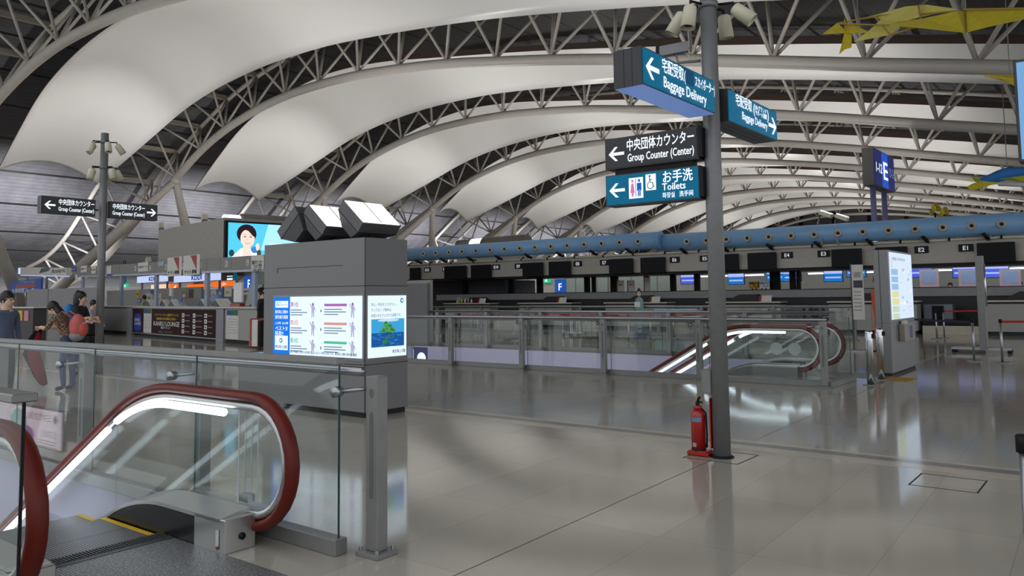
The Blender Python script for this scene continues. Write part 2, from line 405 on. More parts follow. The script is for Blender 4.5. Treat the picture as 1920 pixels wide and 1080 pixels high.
# ------------------------------------------------------------------ roof trusses
TY = [18 + 14.4 * k for k in range(10)]
HW = 2.1
def truss_parts(root):
    ch = smooth(NODES, 2)
    B().tube([(x, 0, z) for x, z in ch], .28, 12).ob('bottom_chord', M_TRUSS, root)
    for s in (-1, 1):
        B().tube([(x, s * HW, z) for x, z in smooth(UPPER, 2)], .17, 8).ob('top_chord', M_TRUSS, root)
    for x, z in UPPER[4:22]: B().box(x - .1, x + .1, -HW, HW, z - .12, z + .22).ob('cross_beam', M_PURLIN, root)
    for i in range(1, len(NODES) - 1):
        n = NODES[i]
        for u in (UPPER[i - 1], UPPER[i]):
            for s in (-1, 1):
                B().cyl((n[0], 0, n[1] + .15), (u[0], s * HW, u[1]), .085, n=8).ob('diagonal_tube', M_TRUSS, root)
def truss_far():
    b = B(); b.tube([(x, 0, z) for x, z in smooth(NODES, 2)], .28, 8)
    for s in (-1, 1): b.tube([(x, s * HW, z) for x, z in smooth(UPPER, 1)], .17, 5)
    for i in range(1, len(NODES) - 1):
        n = NODES[i]
        for u in (UPPER[i - 1], UPPER[i]):
            for s in (-1, 1): b.cyl((n[0], 0, n[1]), (u[0], s * HW, u[1]), .085, n=5)
    return b
t0 = thing('roof_truss', 'nearest arched pale grey steel roof truss, crossing the top left corner', 'roof truss', (0, TY[0], 0), group='arched roof trusses across the hall')
truss_parts(t0)
for k in range(1, 6):
    dup(t0, (0, TY[k], 0), label='%s nearest arched pale grey steel roof truss across the hall' % ORD[k])
far = None
for k in range(6, 10):
    lab = '%s nearest arched roof truss, small and far down the hall' % ORD[k]
    if far is None:
        far = truss_far().ob('roof_truss', M_TRUSS); far.location = (0, TY[k], 0)
        tag(far, lab, 'roof truss', 'arched roof trusses across the hall')
    else: dup(far, (0, TY[k], 0), label=lab)
# raking legs under each truss
def legs(loc, k):
    t = thing('raking_column', '%s nearest pair of thick raking steel legs under the left end of a roof truss' % ORD[k], 'column', loc, group='raking roof legs on the left')
    for d in ((-0.62, 0.63, -1), (-0.95, -0.62, -1)):
        D = Vector(d); B().tube([Vector((0, 0, 0)), D * 4, D * 11], [.26, .40, .46], 14).ob('leg', M_TRUSS, t)
    B().ball((0, 0, 0), .36).ob('joint', M_TRUSS, t)
for k in range(0, 8): legs((NODES[6][0], TY[k], NODES[6][1] - .1), k)

# ------------------------------------------------------------------ white fabric vaults between the trusses
NEAR = [(-60.7, 10.6), (-57.8, 12.6), (-54.5, 14.8), (-51, 16.1), (-47, 17.0), (-43, 17.4), (-38, 17.1), (-34, 16.5), (-27, 15.5), (-20.6, 14.45), (-12, 12.85), (-4.5, 11.3), (3, 9.7), (10, 8.2)]
FAR = [(-62.9, 10.6), (-58, 12.1), (-54, 13.4), (-50.5, 14.55), (-46.7, 15.35), (-42, 15.85), (-37.8, 15.95), (-34, 15.85), (-26.5, 15.15), (-20.6, 14.35), (-12, 12.8), (-4.5, 11.25), (3, 9.65), (10, 8.15)]
M_FAB = mat('white_ceiling_fabric', (226, 225, 223), 0.36, 0, 0.012, 0.5, spec=0.55); M_TRIM = mat('brown_edge_trim', (74, 58, 50), 0.5)
VW, RISE = 7.6, 1.15
def vault():
    A, C = smooth(NEAR, 2), smooth(FAR, 2); b = bmesh.new(); rows = []; n = 16
    for p, q in zip(A, C):
        row = []
        for i in range(n + 1):
            s = i / n
            row.append(b.verts.new((p[0] + (q[0] - p[0]) * s, (s - .5) * VW, p[1] + (q[1] - p[1]) * s + RISE * (1 - (2 * s - 1) ** 2))))
        rows.append(row)
    for R0, R1 in zip(rows, rows[1:]):
        for i in range(n): b.faces.new((R0[i], R0[i + 1], R1[i + 1], R1[i])).smooth = True
    me = bpy.data.meshes.new('fabric'); b.to_mesh(me); b.free(); me.materials.append(M_FAB)
    return me, A
vm, vpts = vault()
v0 = thing('fabric_vault', 'nearest white curved fabric vault sweeping across the top of the view', 'ceiling vault', (0, 24.7, 0), group='white fabric vaults under the roof')
o = bpy.data.objects.new('fabric', vm); COL.objects.link(o); o.parent = v0
so = o.modifiers.new('thickness', 'SOLIDIFY'); so.thickness = 0.03; so.offset = 1
B().tube([(x, -VW / 2, z) for x, z in vpts[:22]], .025, 6).ob('edge_cord', mat('dark_red_edge', (84, 44, 44), .6), v0)
e = [(x, -VW / 2 - .02, z - .02) for x, z in vpts[20:]]
B().ribbon(e, [(x, y, z + .34) for x, y, z in e], (0, .06, 0)).ob('edge_trim', M_TRIM, v0)
for k in range(1, 9): dup(v0, (0, 24.7 + 14.4 * k, 0), label='%s nearest white curved fabric vault between the roof trusses' % ORD[k])

# end wall of the hall with dark mullions
M_END = mat('mauve_grey_end_wall', (128, 124, 132), 0.6)
struct(B().box(-95, 14, 160, 160.5, 0, 19).ob('wall_far', M_END))
for i in range(14): struct(B().box(-84 + i * 6.4, -83.3 + i * 6.4, 159.7, 159.98, 0, 17).ob('trim_%d' % (60 + i), M_BLACK))
struct(B().box(-90.5, -90, 2, 160, 0, 3.2).ob('wall_left', mat('left_wall_grey', (138, 136, 136), 0.6)))
# ------------------------------------------------------------------ escalators
def drop(s, s0, Rr=1.7):
    d = s - s0
    if d <= 0: return 0
    if d < Rr / 2: return Rr - math.sqrt(Rr * Rr - d * d)
    return Rr * (1 - math.cos(PI / 6)) + (d - Rr / 2) * math.tan(PI / 6)
def plate_material():
    m = bpy.data.materials.new('chequered_steel_plate'); m.use_nodes = True; nt = m.node_tree; b = nt.nodes['Principled BSDF']
    tc = nt.nodes.new('ShaderNodeTexCoord'); v = nt.nodes.new('ShaderNodeTexVoronoi'); v.inputs['Scale'].default_value = 55; v.inputs['Randomness'].default_value = 0.25
    nt.links.new(tc.outputs['Object'], v.inputs['Vector'])
    r = nt.nodes.new('ShaderNodeValToRGB'); r.color_ramp.elements[0].color = (.05, .05, .055, 1); r.color_ramp.elements[1].color = (.42, .42, .42, 1)
    r.color_ramp.elements[0].position = .25; r.color_ramp.elements[1].position = .55
    nt.links.new(v.outputs['Distance'], r.inputs[0]); nt.links.new(r.outputs[0], b.inputs['Base Color'])
    bp = nt.nodes.new('ShaderNodeBump'); bp.inputs['Strength'].default_value = .5; bp.inputs['Distance'].default_value = .004
    nt.links.new(v.outputs['Distance'], bp.inputs['Height']); nt.links.new(bp.outputs[0], b.inputs['Normal'])
    b.inputs['Metallic'].default_value = .7; b.inputs['Roughness'].default_value = .38; return m
def groove_material():
    m = bpy.data.materials.new('grooved_step_metal'); m.use_nodes = True; nt = m.node_tree; b = nt.nodes['Principled BSDF']
    tc = nt.nodes.new('ShaderNodeTexCoord'); sep = nt.nodes.new('ShaderNodeSeparateXYZ'); nt.links.new(tc.outputs['Object'], sep.inputs[0])
    mu = nt.nodes.new('ShaderNodeMath'); mu.operation = 'MULTIPLY'; mu.inputs[1].default_value = 55; nt.links.new(sep.outputs[1], mu.inputs[0])
    fr = nt.nodes.new('ShaderNodeMath'); fr.operation = 'FRACT'; nt.links.new(mu.outputs[0], fr.inputs[0])
    gt = nt.nodes.new('ShaderNodeMath'); gt.operation = 'GREATER_THAN'; gt.inputs[1].default_value = .5; nt.links.new(fr.outputs[0], gt.inputs[0])
    mx = nt.nodes.new('ShaderNodeMixRGB'); mx.inputs[1].default_value = (.03, .03, .033, 1); mx.inputs[2].default_value = (.3, .3, .31, 1)
    nt.links.new(gt.outputs[0], mx.inputs[0]); nt.links.new(mx.outputs[0], b.inputs['Base Color'])
    b.inputs['Metallic'].default_value = .6; b.inputs['Roughness'].default_value = .4; return m
M_PLATE = plate_material(); M_STEP = groove_material()
M_DECK = mat('stainless_deck', (190, 190, 188), 0.28, 0.85, 0.04, 3)
M_SKIRT = mat('black_skirt_panel', (20, 20, 23), 0.25, 0.2, 0.05, 3)
M_ACR = glass('clear_acrylic', (0.97, 0.98, 0.98), 1.6)
def escalator(label, xc, yc, far_s):
    t = thing('escalator', label, 'escalator', (xc, yc, 0))
    SR = [i * .1 for i in range(int(far_s / .1) + 1)]
    ZT, ZC, RR, S0, D0 = .95, .535, .415, 1.0, .7
    hand = lambda s: ZT - drop(s, S0)
    dk = lambda s: .21 - drop(s, D0)
    for sg in (1, -1):
        y = sg * .74
        arc = [(RR * math.sin(a), ZC + RR * math.cos(a)) for a in [i * PI / 14 for i in range(15)]]
        path = [(-s, y, hand(s)) for s in SR[::-1]] + [(x, y, z) for x, z in arc[1:]] + [(-.12, y, ZC - RR), (-.25, y, ZC - RR + .02)]
        B().tube(path, .048, 12, squash=(.75, 1.1)).ob('handrail', M_RUB, t)
        k = .065
        gp = [(-s, y, hand(s) - k) for s in SR[::-1]] + [((RR - k) * math.sin(a), y, ZC + (RR - k) * math.cos(a)) for a in [i * PI / 14 for i in range(1, 15)]] + [(-.25, y, ZC - RR + k)]
        B().tube(gp, .03, 8, squash=(1, .9)).ob('handrail_guide', M_DECK, t)
        # glass panels
        def panel(s0, s1, newel):
            q = .095; n = 18
            ss = [s0 + (s1 - s0) * i / n for i in range(n + 1)]
            top = [(-s, hand(s) - q) for s in ss]; bot = [(-s, dk(s) + .005) for s in ss]
            if newel:
                a = [((RR - q) * math.sin(i * PI / 14), ZC + (RR - q) * math.cos(i * PI / 14)) for i in range(0, 12)]
                poly = bot[::-1] + [(a[-1][0] * .9, .215)] + a[::-1] + top
            else: poly = bot[::-1] + top
            B().prism(poly, (0, y - .006, 0), (1, 0, 0), (0, 0, 1), (0, .012, 0)).ob('glass_panel', M_GLASS, t)
        panel(0.0, 1.08, True); panel(1.09, 1.85, False); panel(1.86, far_s - .1, False)
        # light strip under the handrail, passenger side, in two lengths
        for a, b in ((.28, 1.78), (1.92, far_s - .2)):
            ss = [a + (b - a) * i / 30 for i in range(31)]
            B().tube([(-s, y - sg * .045, hand(s) - .115) for s in ss], .028, 8).ob('light_strip', E_TUBE, t)
        # decks and skirt
        B().ribbon([(-s, sg * .50, dk(s)) for s in SR], [(-s, sg * .72, dk(s) + .03) for s in SR], (0, 0, -.025)).ob('inner_deck', M_DECK, t)
        B().ribbon([(-s, sg * .76, dk(s)) for s in SR], [(-s, sg * .92, dk(s) - .01) for s in SR], (0, 0, -.025)).ob('outer_deck', M_DECK, t)
        B().ribbon([(-s, sg * .505, dk(s) - .03) for s in SR[3:]], [(-s, sg * .505, dk(s) - .62) for s in SR[3:]], (0, sg * .012, 0)).ob('skirt', M_SKIRT, t)
        B().ribbon([(-s, sg * .90, dk(s) - .03) for s in SR], [(-s, sg * .90, dk(s) - .9) for s in SR], (0, sg * .012, 0)).ob('outer_cladding', mat('grey_cladding', (112, 112, 112), .4, .2), t)
        nb = B().box(-.30, .06, min(sg * .50, sg * .72), max(sg * .50, sg * .72), 0, .208, .004).ob('newel_box', M_DECK, t)
        B().cyl((.06, sg * .62, .09), (.072, sg * .62, .09), .022).ob('key_switch', M_DARK, nb)
        plate(rect(-.02, .02, .015, .12), M_PAPER, nb, (-.02, sg * .50, .02), (1 if sg > 0 else -1, 0, 0), (0, 0, 1), 'sticker')
        plate(ell(0, 0, .012, .012), M_RED, nb, (-.02, sg * .50, .03), (1 if sg > 0 else -1, 0, 0), (0, 0, 1), 'sticker_disc', off=.006)
    # comb plate and steps
    B().box(-.66, 1.25, -.5, .5, -.03, .004).ob('landing_plate', M_PLATE, t)
    cb = B()
    for i in range(48): cb.box(-.72, -.6, -.49 + i * .0205, -.482 + i * .0205, -.01, .012)
    cb.box(-.62, -.54, -.5, .5, -.01, .007).ob('comb', mat('dark_comb_metal', (70, 71, 74), .4, .6), t)
    zs = [-.012, -.012, -.05, -.15, -.31]
    for k in range(min(24, int((far_s - .8) / .4))):
        z = zs[k] if k < len(zs) else zs[-1] - .231 * (k - len(zs) + 1)
        x1 = -.70 - .4 * k; x0 = x1 - .395
        st = B().box(x0, x1, -.49, .49, z - .04, z).box(x1 - .02, x1, -.49, .49, z - .24, z - .04).ob('step', M_STEP, t)
        B().box(x0, x1, .45, .49, z, z + .003).box(x0, x1, -.49, -.45, z, z + .003).ob('demarcation_line', M_YLINE, st)
    return t
esc1 = escalator('escalator in the foreground going down to the left with dark red handrails', -4.66, 2.43, 7.0)
ap = B().box(-.075, .075, -.004, .004, .0, .64).box(-.004, .004, -.10, .0, .0, .64).ob('acrylic_barrier', M_ACR, esc1)
ap.location = (-.17, .84, .235)
tag(ap, 'clear acrylic anti-climb post on the deck')
E_ = mat('pale_acrylic_edge', (206, 214, 218), .25)
for x, y in ((-.075, 0), (.075, 0), (0, 0), (0, -.10)): B().box(x - .003, x + .003, y - .003, y + .003, 0, .64).ob('edge', E_, ap)
B().box(-.03, .05, -.06, -.004, 0, .05).box(-.07, -.03, -.05, -.004, 0, .045).ob('bracket', M_STEEL, ap)
esc2 = dup(esc1, (-5.15, 16.3, 0), label='escalator behind the far glass railing, its white light strips sloping down to the left')
for c in list(esc2.children):
    if c.name.startswith('acrylic'):
        for g in list(c.children): bpy.data.objects.remove(g)
        bpy.data.objects.remove(c)
    elif c.name.startswith('glass_panel') and abs(c.data.vertices[0].co.y + .74) < .02 and max(v.co.x for v in c.data.vertices) > .2:
        for q in (0, .36):
            plate(ell(0, 0, .12, .12), mat('frosted_sticker', (170, 176, 178), .7), c, (-.45 + q, -.748, .52), (1, 0, 0), (0, 0, 1), 'round_sticker')

# ------------------------------------------------------------------ glass guard railings
def rail_post(parent, x, y, ztop, glass_dy, clamp=True):
    p = B().box(x - .055, x + .055, y - .045, y + .045, .03, ztop - .02, .006).ob('post', M_POST, parent)
    B().box(x - .10, x + .10, y - .09, y + .09, 0, .03, .004).ob('base_plate', M_POST, p)
    if y < 5:
        for i in (-1, 1):
            for j in (-1, 1): B().cyl((x + i * .075, y + j * .065, .03), (x + i * .075, y + j * .065, .055), .012, n=6).ob('bolt', M_STEEL, p)
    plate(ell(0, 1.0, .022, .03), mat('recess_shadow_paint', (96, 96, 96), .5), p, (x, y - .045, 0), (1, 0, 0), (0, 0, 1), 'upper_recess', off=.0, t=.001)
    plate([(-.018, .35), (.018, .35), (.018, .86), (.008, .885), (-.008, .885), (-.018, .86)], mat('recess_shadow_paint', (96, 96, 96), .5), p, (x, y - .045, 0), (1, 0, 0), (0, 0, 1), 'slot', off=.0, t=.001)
    if clamp:
        b = B().cyl((x - .05, y, ztop - .10), (x - .22, y + glass_dy, ztop - .12), .014, n=8)
        b.cyl((x - .22, y + glass_dy - .03, ztop - .12), (x - .22, y + glass_dy + .03, ztop - .12), .035, n=14)
        b.ob('glass_clamp', M_STEEL, p)
    return p
def railing(label, x0, x1, y, ztop, posts, glass_dy, step, cap, group=None):
    t = thing('glass_railing', label, 'railing', (0, 0, 0), group=group)
    B().tube([(x0, y, ztop), (x1 + .06, y, ztop)], .030, 10).ob('handrail', M_STEEL, t)
    for x in posts: rail_post(t, x, y, ztop, glass_dy)
    gy = y + glass_dy
    B().box(x0, x1 + .02, gy - .05, gy + .05, 0, .10, .005).ob('kerb', M_POST, t)
    n = max(1, round((x1 - x0) / step)); w = (x1 - x0) / n
    for i in range(n):
        a, b = x0 + i * w + .006, x0 + (i + 1) * w - .006
        g = B().box(a, b, gy - .006, gy + .006, .10, cap - .03).ob('glass_panel', M_GLASS, t)
        B().box(b - .003, b + .003, gy - .0062, gy + .0062, .10, cap - .03).ob('glass_edge', M_GEDGE, g)
    if cap: B().box(x0, x1 + .01, gy - .035, gy + .035, cap - .03, cap + .01, .004).ob('cap_rail', M_POST, t)
    return t
railing('glass guard railing with grey posts in the foreground behind the escalator', -14.0, -4.02, 3.5, 1.125, [-3.83 - 2 * i for i in range(5)], -.14, 1.75, 1.21)
# the foreground screen on the near side of the escalator
t = thing('glass_screen', 'glass guard screen with a flat metal cap in the bottom left corner', 'railing')
B().box(-12, -3.97, 1.50, 1.512, .1, 1.15).ob('glass_panel', M_GLASS, t)
B().box(-3.97, -3.962, 1.499, 1.513, .1, 1.15).ob('glass_edge', M_DARK, t)
B().box(-12, -3.95, 1.45, 1.56, 1.15, 1.19, .006).ob('cap_rail', M_POST, t)
B().box(-12, -3.95, 1.44, 1.57, 0, .10, .005).ob('kerb', M_POST, t)

railing('glass guard railing along the near side of the far stairwell', -19.0, -4.2, 13.9, 1.14, [-4.2, -6.45] + [-8.52 - 2.08 * i for i in range(6)], .14, 2.08, 1.10)
railing('glass guard railing along the far side of the stairwell, behind the far escalator', -19.0, -5.6, 19.3, 1.14, [-5.6 - 2.1 * i for i in range(7)], .14, 2.1, 1.10)
railing('low glass railing in front of the check-in counters', -29.0, -7.4, 27.9, 1.14, [-7.4 - 2.7 * i for i in range(9)], .14, 2.7, 1.10)
# wing panes at the mouth of the far escalator
for x, ya, yb, lab in ((-4.15, 13.95, 15.3, 'frameless glass wing pane at the near side of the far escalator mouth, by the bollards'), (-4.15, 17.3, 18.9, 'frameless glass wing pane at the far side of the far escalator mouth')):
    t = thing('glass_wing', lab, 'railing')
    g = B().box(x - .006, x + .006, ya, yb, .1, 1.14).ob('glass_panel', M_GLASS, t)
    B().box(x - .0065, x + .0065, yb - .008, yb, .1, 1.14).ob('glass_edge', M_GEDGE, g)
    B().box(x - .06, x + .06, ya, yb + .04, 0, .10, .005).ob('kerb', M_POST, t)
# lit advertisement on the stairwell edge, seen only as a reflection in the guard glass
la = thing('lit_advertisement', 'lit pale pink advertising panel low on the edge of the near stairwell', 'advertisement', (-12.25, 1.52, -.56))
B().box(-2.5, 0, -.04, .03, 0, .58).ob('case', M_DARK, la); f_ = B().box(-2.48, -.02, .03, .036, .02, .56).ob('face', em('lit_pink_white', (246, 228, 246), 3.2), la)
UN = (-1, 0, 0)
plate([(.12, .46), (.2, .54), (.28, .46), (.2, .38)], M_RED, f_, (-.02, .036, -.02), UN, (0, 0, 1), 'red_mark'); text('三井住友海上', .09, M_BLACK, f_, (-.36, .036, .40), UN, (0, 0, 1), width=.9); text('[三次元]', .08, M_BLACK, f_, (-.16, .036, .18), UN, (0, 0, 1), width=.5)
for j in range(3): plate(rect(.15, .03 + .04 * j, .8, .04 + .04 * j), M_TOT_ if False else M_BLACK, f_, (-.02, .036, 0), UN, (0, 0, 1), 'text_line')
plate(ell(1.5, .3, .3, .22), em('lit_teal_blob', (60, 200, 200), 2.0), f_, (-.02, .036, 0), UN, (0, 0, 1), 'teal_shape'); plate(ell(1.2, .15, .3, .14), em('lit_violet_blob', (150, 90, 200), 2.0), f_, (-.02, .036, 0), UN, (0, 0, 1), 'violet_shape', .006)
# ------------------------------------------------------------------ advertising pillar
KX0, KX1, KY0, KY1, KZ = -10.45, -8.17, 7.25, 8.05, 2.42
k = thing('advertising_pillar', 'charcoal block pillar with two backlit advertising panels', 'advertising pillar', (0, 0, 0))
B().box(KX0, KX1, KY0, KY1, .07, KZ, .008).ob('body', M_KIOSK, k)
B().box(KX0 + .03, KX1 - .03, KY0 + .03, KY1 - .03, 0, .075).ob('plinth', M_KDARK, k)
b = B()
for z in (.70, 1.76): b.box(KX0 - .001, KX1 + .001, KY0 - .001, KY1 + .001, z, z + .009)
b.box(KX1 - .006, KX1 + .001, KY0 - .001, KY0 + .006, .07, KZ)
b.box(-10.12, -8.62, KY0 - .001, KY0 + .02, 2.05, 2.058).box(-10.12, -10.10, KY0 - .001, KY0 + .02, 1.99, 2.055)
b.ob('panel_joints', M_KDARK, k)
E_AD = em('lit_ad_paper', (226, 242, 255), 1.05); E_ADBLUE = em('lit_ad_blue', (0, 116, 226), 1.0)
I_BLUE = em('ad_ink_blue', (30, 110, 190), .8); I_GREY = em('ad_ink_grey', (120, 140, 160), .8); I_DARK = em('ad_ink_dark', (40, 70, 100), .7)
I_PUR = em('ad_ink_purple', (176, 96, 186), .9); I_PNK = em('ad_ink_salmon', (232, 150, 140), .9); I_GRN = em('ad_ink_green', (84, 196, 150), .9); I_LAV = em('ad_ink_lavender', (184, 180, 214), .9)
fx, fy, fz = (1, 0, 0), (0, 0, 1), KY0 - .012
p = B().box(-10.18, -8.22, KY0 - .012, KY0 + .01, .79, 1.63).ob('front_display', E_AD, k); tag(p, 'wide backlit panel with three ranked tips')
B().box(-10.22, -8.19, KY0 - .006, KY0 + .02, .75, .79).box(-10.22, -8.19, KY0 - .006, KY0 + .02, 1.63, 1.66).ob('display_frame', M_POST, k)
O = (-10.18, KY0 - .012, .79); ux = (1, 0, 0); uy = (0, 0, 1)
plate(rect(0, 0, .40, .84), E_ADBLUE, p, O, ux, uy, 'blue_column')
plate(rect(.05, .68, .36, .78), E_AD, p, O, ux, uy, 'white_box', .006); plate(rect(.05, .06, .36, .27), E_AD, p, O, ux, uy, 'white_box', .006)
def tx(s, x, y, h, m, par=None, o=None, w=None, bold=.02, a='LEFT', u=None):
    return text(s, h, m, par or p, Vector(o or O) + Vector(u or ux) * x + Vector(uy) * y, u or ux, uy, width=w, bold=bold, off=.010, align=a)
tx('コチラ\n天気にコメント!', .07, .74, .025, I_GREY, w=.27)
tx('東京海上日動の', .05, .60, .04, E_WHITE, w=.31); tx('海外旅行保険', .05, .52, .045, E_WHITE, w=.31); tx('こんな時、あんな時', .05, .44, .03, E_WHITE, w=.31)
tx('ベスト3!', .06, .35, .055, E_WHITE, w=.29); tx('発表!!', .05, .275, .055, E_WHITE, w=.2)
tx('東京海上日動', .06, .09, .035, I_DARK, w=.28); plate(ell(.2, .2, .035, .035), I_BLUE, p, O, ux, uy, 'round_emblem', .010); plate(ell(.2, .2, .02, .02), E_AD, p, O, ux, uy, 'emblem_centre', .013)
for i, (m, nm) in enumerate(((I_PUR, '第1位'), (I_PNK, '第2位'), (I_GRN, '第3位'))):
    y = .70 - .26 * i
    tx(nm, .42, y, .055, m, w=.18, bold=.03)
    for j in range(3): plate(rect(.42, y - .06 - .035 * j, .42 + (.25, .38, .27)[j], y - .046 - .035 * j), I_GREY, p, O, ux, uy, 'text_line')
    plate(rect(1.18, y, 1.66, y + .035), m, p, O, ux, uy, 'heading_bar')
    for j in range(3): plate(rect(1.18, y - .05 - .035 * j, 1.18 + (.38, .46, .30)[j], y - .036 - .035 * j), I_GREY, p, O, ux, uy, 'text_line')
    plate([(1.10, y - .09), (1.125, y - .065), (1.10, y - .04)], I_DARK, p, O, ux, uy, 'arrow')
    for x in (.93, 1.78):                                            # little line-drawn travellers
        plate([(x - .03, y - .16), (x - .015, y - .16), (x, y - .06), (x + .015, y - .16), (x + .03, y - .16), (x + .03, y - .03), (x + .055, y - .07), (x + .06, y - .05), (x + .03, y + .0), (x - .03, y + .0), (x - .06, y + .04), (x - .07, y + .03), (x - .03, y - .03)], I_LAV, p, O, ux, uy, 'traveller')
        plate(ell(x, y + .025, .022, .025), I_LAV if i else I_PUR, p, O, ux, uy, 'traveller_head')
tx('安心で快適なご旅行をお約束する、いまという時を大切にする。東京海上日動の海外旅行保険', .42, .03, .03, I_DARK, w=1.45)
# side panel with a tree standing in blue water
p2 = B().box(KX1 - .01, KX1 + .012, 7.30, 8.01, .79, 1.63).ob('side_display', E_AD, k); tag(p2, 'narrow backlit panel with a green tree in blue water')
O2 = (KX1 + .012, 7.30, .79); u2 = (0, 1, 0)
def q2(poly, m, n, off=.004): return plate(poly, m, p2, O2, u2, uy, n, off)
for i, s in enumerate(('安心・安全をささげたい。', 'マングローブ植林は、', '地球のまもりにかける保険です。')): tx(s, .04, .70 - .075 * i, .036, I_DARK, p2, O2, (.47, .38, .56)[i], .0, 'LEFT', u2)
tx('東京海上日動', .43, .05, .038, I_DARK, p2, O2, .25, .02, 'LEFT', u2); q2(ell(.62, .77, .03, .035), I_BLUE, 'round_emblem'); q2(ell(.62, .77, .015, .02), E_AD, 'emblem_centre', .008)
E_SKY = em('ad_sky', (60, 168, 226), .9); E_SEA = em('ad_sea', (18, 92, 170), .8); E_SEA2 = em('ad_sea_light', (60, 150, 214), .85); E_LEAF = em('ad_leaf', (58, 140, 62), .7); E_LEAF2 = em('ad_leaf_light', (96, 178, 74), .8); E_CLOUD = em('ad_cloud', (200, 232, 250), .9)
q2(rect(.05, .14, .66, .52), E_SEA, 'sea', .004); q2(rect(.05, .33, .66, .52), E_SKY, 'sky', .007); q2(ell(.36, .5, .2, .02), E_CLOUD, 'cloud', .010)
rr = random.Random(3)
for i in range(26):
    x, y = rr.uniform(.07, .6), rr.uniform(.15, .31); q2(ell(x, y, rr.uniform(.015, .05), .004, 8), E_SEA2, 'ripple', .007)
for i in range(34):
    a = rr.random() * 2 * PI; d = rr.random() ** .5; x, y = .35 + .11 * d * math.cos(a), .41 + .075 * d * math.sin(a) - .02 * abs(math.cos(a))
    q2(ell(x, y, rr.uniform(.016, .03), rr.uniform(.014, .024), 9), (E_LEAF, E_LEAF2)[i % 2], 'leaf_clump', .011 + .0003 * i)
for i in range(14): q2(ell(.22 + .018 * i, .345 + rr.uniform(-.008, .014), .02, .014, 8), (E_LEAF, E_LEAF2)[i % 2], 'leaf_clump', .012 + .0003 * i)
for i in range(16): q2(ell(.35 + rr.uniform(-.1, .1), rr.uniform(.15, .29), .022, .010, 8), E_LEAF, 'reflection', .009 + .0002 * i)
for i in range(6): q2(rect(.29 + .02 * i, .30, .296 + .02 * i, .345), I_DARK, 'root', .022)
# low cabinet beside the pillar
cb = thing('low_cabinet', 'low grey cabinet beside the left end of the advertising pillar', 'cabinet')
B().box(-11.25, -10.50, 7.35, 7.95, .05, .72, .006).ob('body', M_KIOSK, cb); B().box(-11.23, -10.52, 7.37, 7.93, 0, .05).ob('plinth', M_KDARK, cb)
B().box(-11.27, -10.48, 7.33, 7.97, .72, .75).ob('top', M_POST, cb); B().box(-11.15, -10.6, 7.45, 7.85, .75, .752).ob('glass_plate', em('pale_blue_plate', (150, 190, 235), .5), cb)
# floodlights standing on the pillar
def floodlight(c, rz, label, lit):
    t = thing('floodlight', label, 'floodlight', c, rz, 'floodlights on the advertising pillar')
    M = Matrix.Rotation(math.radians(40), 4, 'Y')
    def hexa(z0, a0, b0, z1, a1, b1):
        b = bmesh.new(); v = []
        for z, a, c_ in ((z0, a0, b0), (z1, a1, b1)): v += [b.verts.new(M @ Vector((sx * a, sy * c_, z))) for sx, sy in ((-1, -1), (1, -1), (1, 1), (-1, 1))]
        b.faces.new(v[:4][::-1]); b.faces.new(v[4:])
        for i in range(4): b.faces.new((v[i], v[(i + 1) % 4], v[4 + (i + 1) % 4], v[4 + i]))
        x = B(); x.join(b); return x
    hexa(-.17, .27, .36, -.01, .27, .36).ob('housing', mat('floodlight_housing', (88, 88, 90), .5, .2), t)
    hexa(-.36, .13, .28, -.17, .27, .36).ob('back_taper', mat('floodlight_housing', (88, 88, 90)), t)
    hexa(-.172, .275, .365, -.165, .275, .365).ob('seam', M_KDARK, t)
    l = hexa(-.012, .25, .34, .0, .25, .34).ob('lens', E_FLOOD if lit else E_FLOOD, t)
    hexa(.0, .25, .012, .004, .25, .012).ob('lens_bar', M_WHITE, l)
    B().box(-.16, .0, -.05, .05, -.40, -.20).ob('foot', M_DARK, t)
    return t
floodlight((-8.43, 7.62, 2.80), 0, 'lit floodlight at the right end of the advertising pillar top', 1)
floodlight((-9.20, 7.62, 2.80), 0, 'lit floodlight in the middle of the advertising pillar top', 1)
floodlight((-9.95, 7.62, 2.80), PI, 'dark floodlight housing at the left end of the pillar top, turned away', 1)

# ------------------------------------------------------------------ signposts with spotlights
def lamp_head(parent, z, az, tilt, side=.0):
    d = Vector((math.cos(az), math.sin(az), 0))
    a = d * .25 + Vector((0, 0, z))
    br = B().tube([d * .08 + Vector((0, 0, z)), a, a + Vector((0, 0, -.06))], .014, 8).ob('lamp_arm', M_DARK, parent)
    ax = (d * math.sin(tilt) + Vector((0, 0, -math.cos(tilt)))).normalized()
    Q = ax.to_track_quat('Z', 'Y').to_matrix().to_4x4()
    h = B().lathe([(.045, .0), (.064, .015), (.068, .05), (.075, .24), (.070, .24), (.064, .20), (.0, .19)], a + Vector((0, 0, -.05)), 20, Q).ob('spotlight_head', M_CREAM, parent)
    B().lathe([(.0, .192), (.045, .193), (.05, .205), (.0, .207)], a + Vector((0, 0, -.05)), 16, Q).ob('lens', M_DARK, h)
def signpost(loc, label, tops):
    t = thing('signpost', label, 'signpost', loc)
    B().cyl((0, 0, 0), (0, 0, 5.4), .085, .082, 24).ob('pole', M_POLE, t)
    B().lathe([(.0, 0), (.115, 0), (.115, .008), (.09, .02), (.0, .02)]).ob('base_ring', M_DARK, t)
    for z, azs in tops:
        B().lathe([(.086, z - .03), (.10, z - .03), (.10, z + .03), (.086, z + .03)], n=20).ob('collar', M_POLE, t)
        for az, ti in azs: lamp_head(t, z, az, ti)
    return t
A_ = lambda d: math.radians(d)
PX, PY = -3.29, 7.54
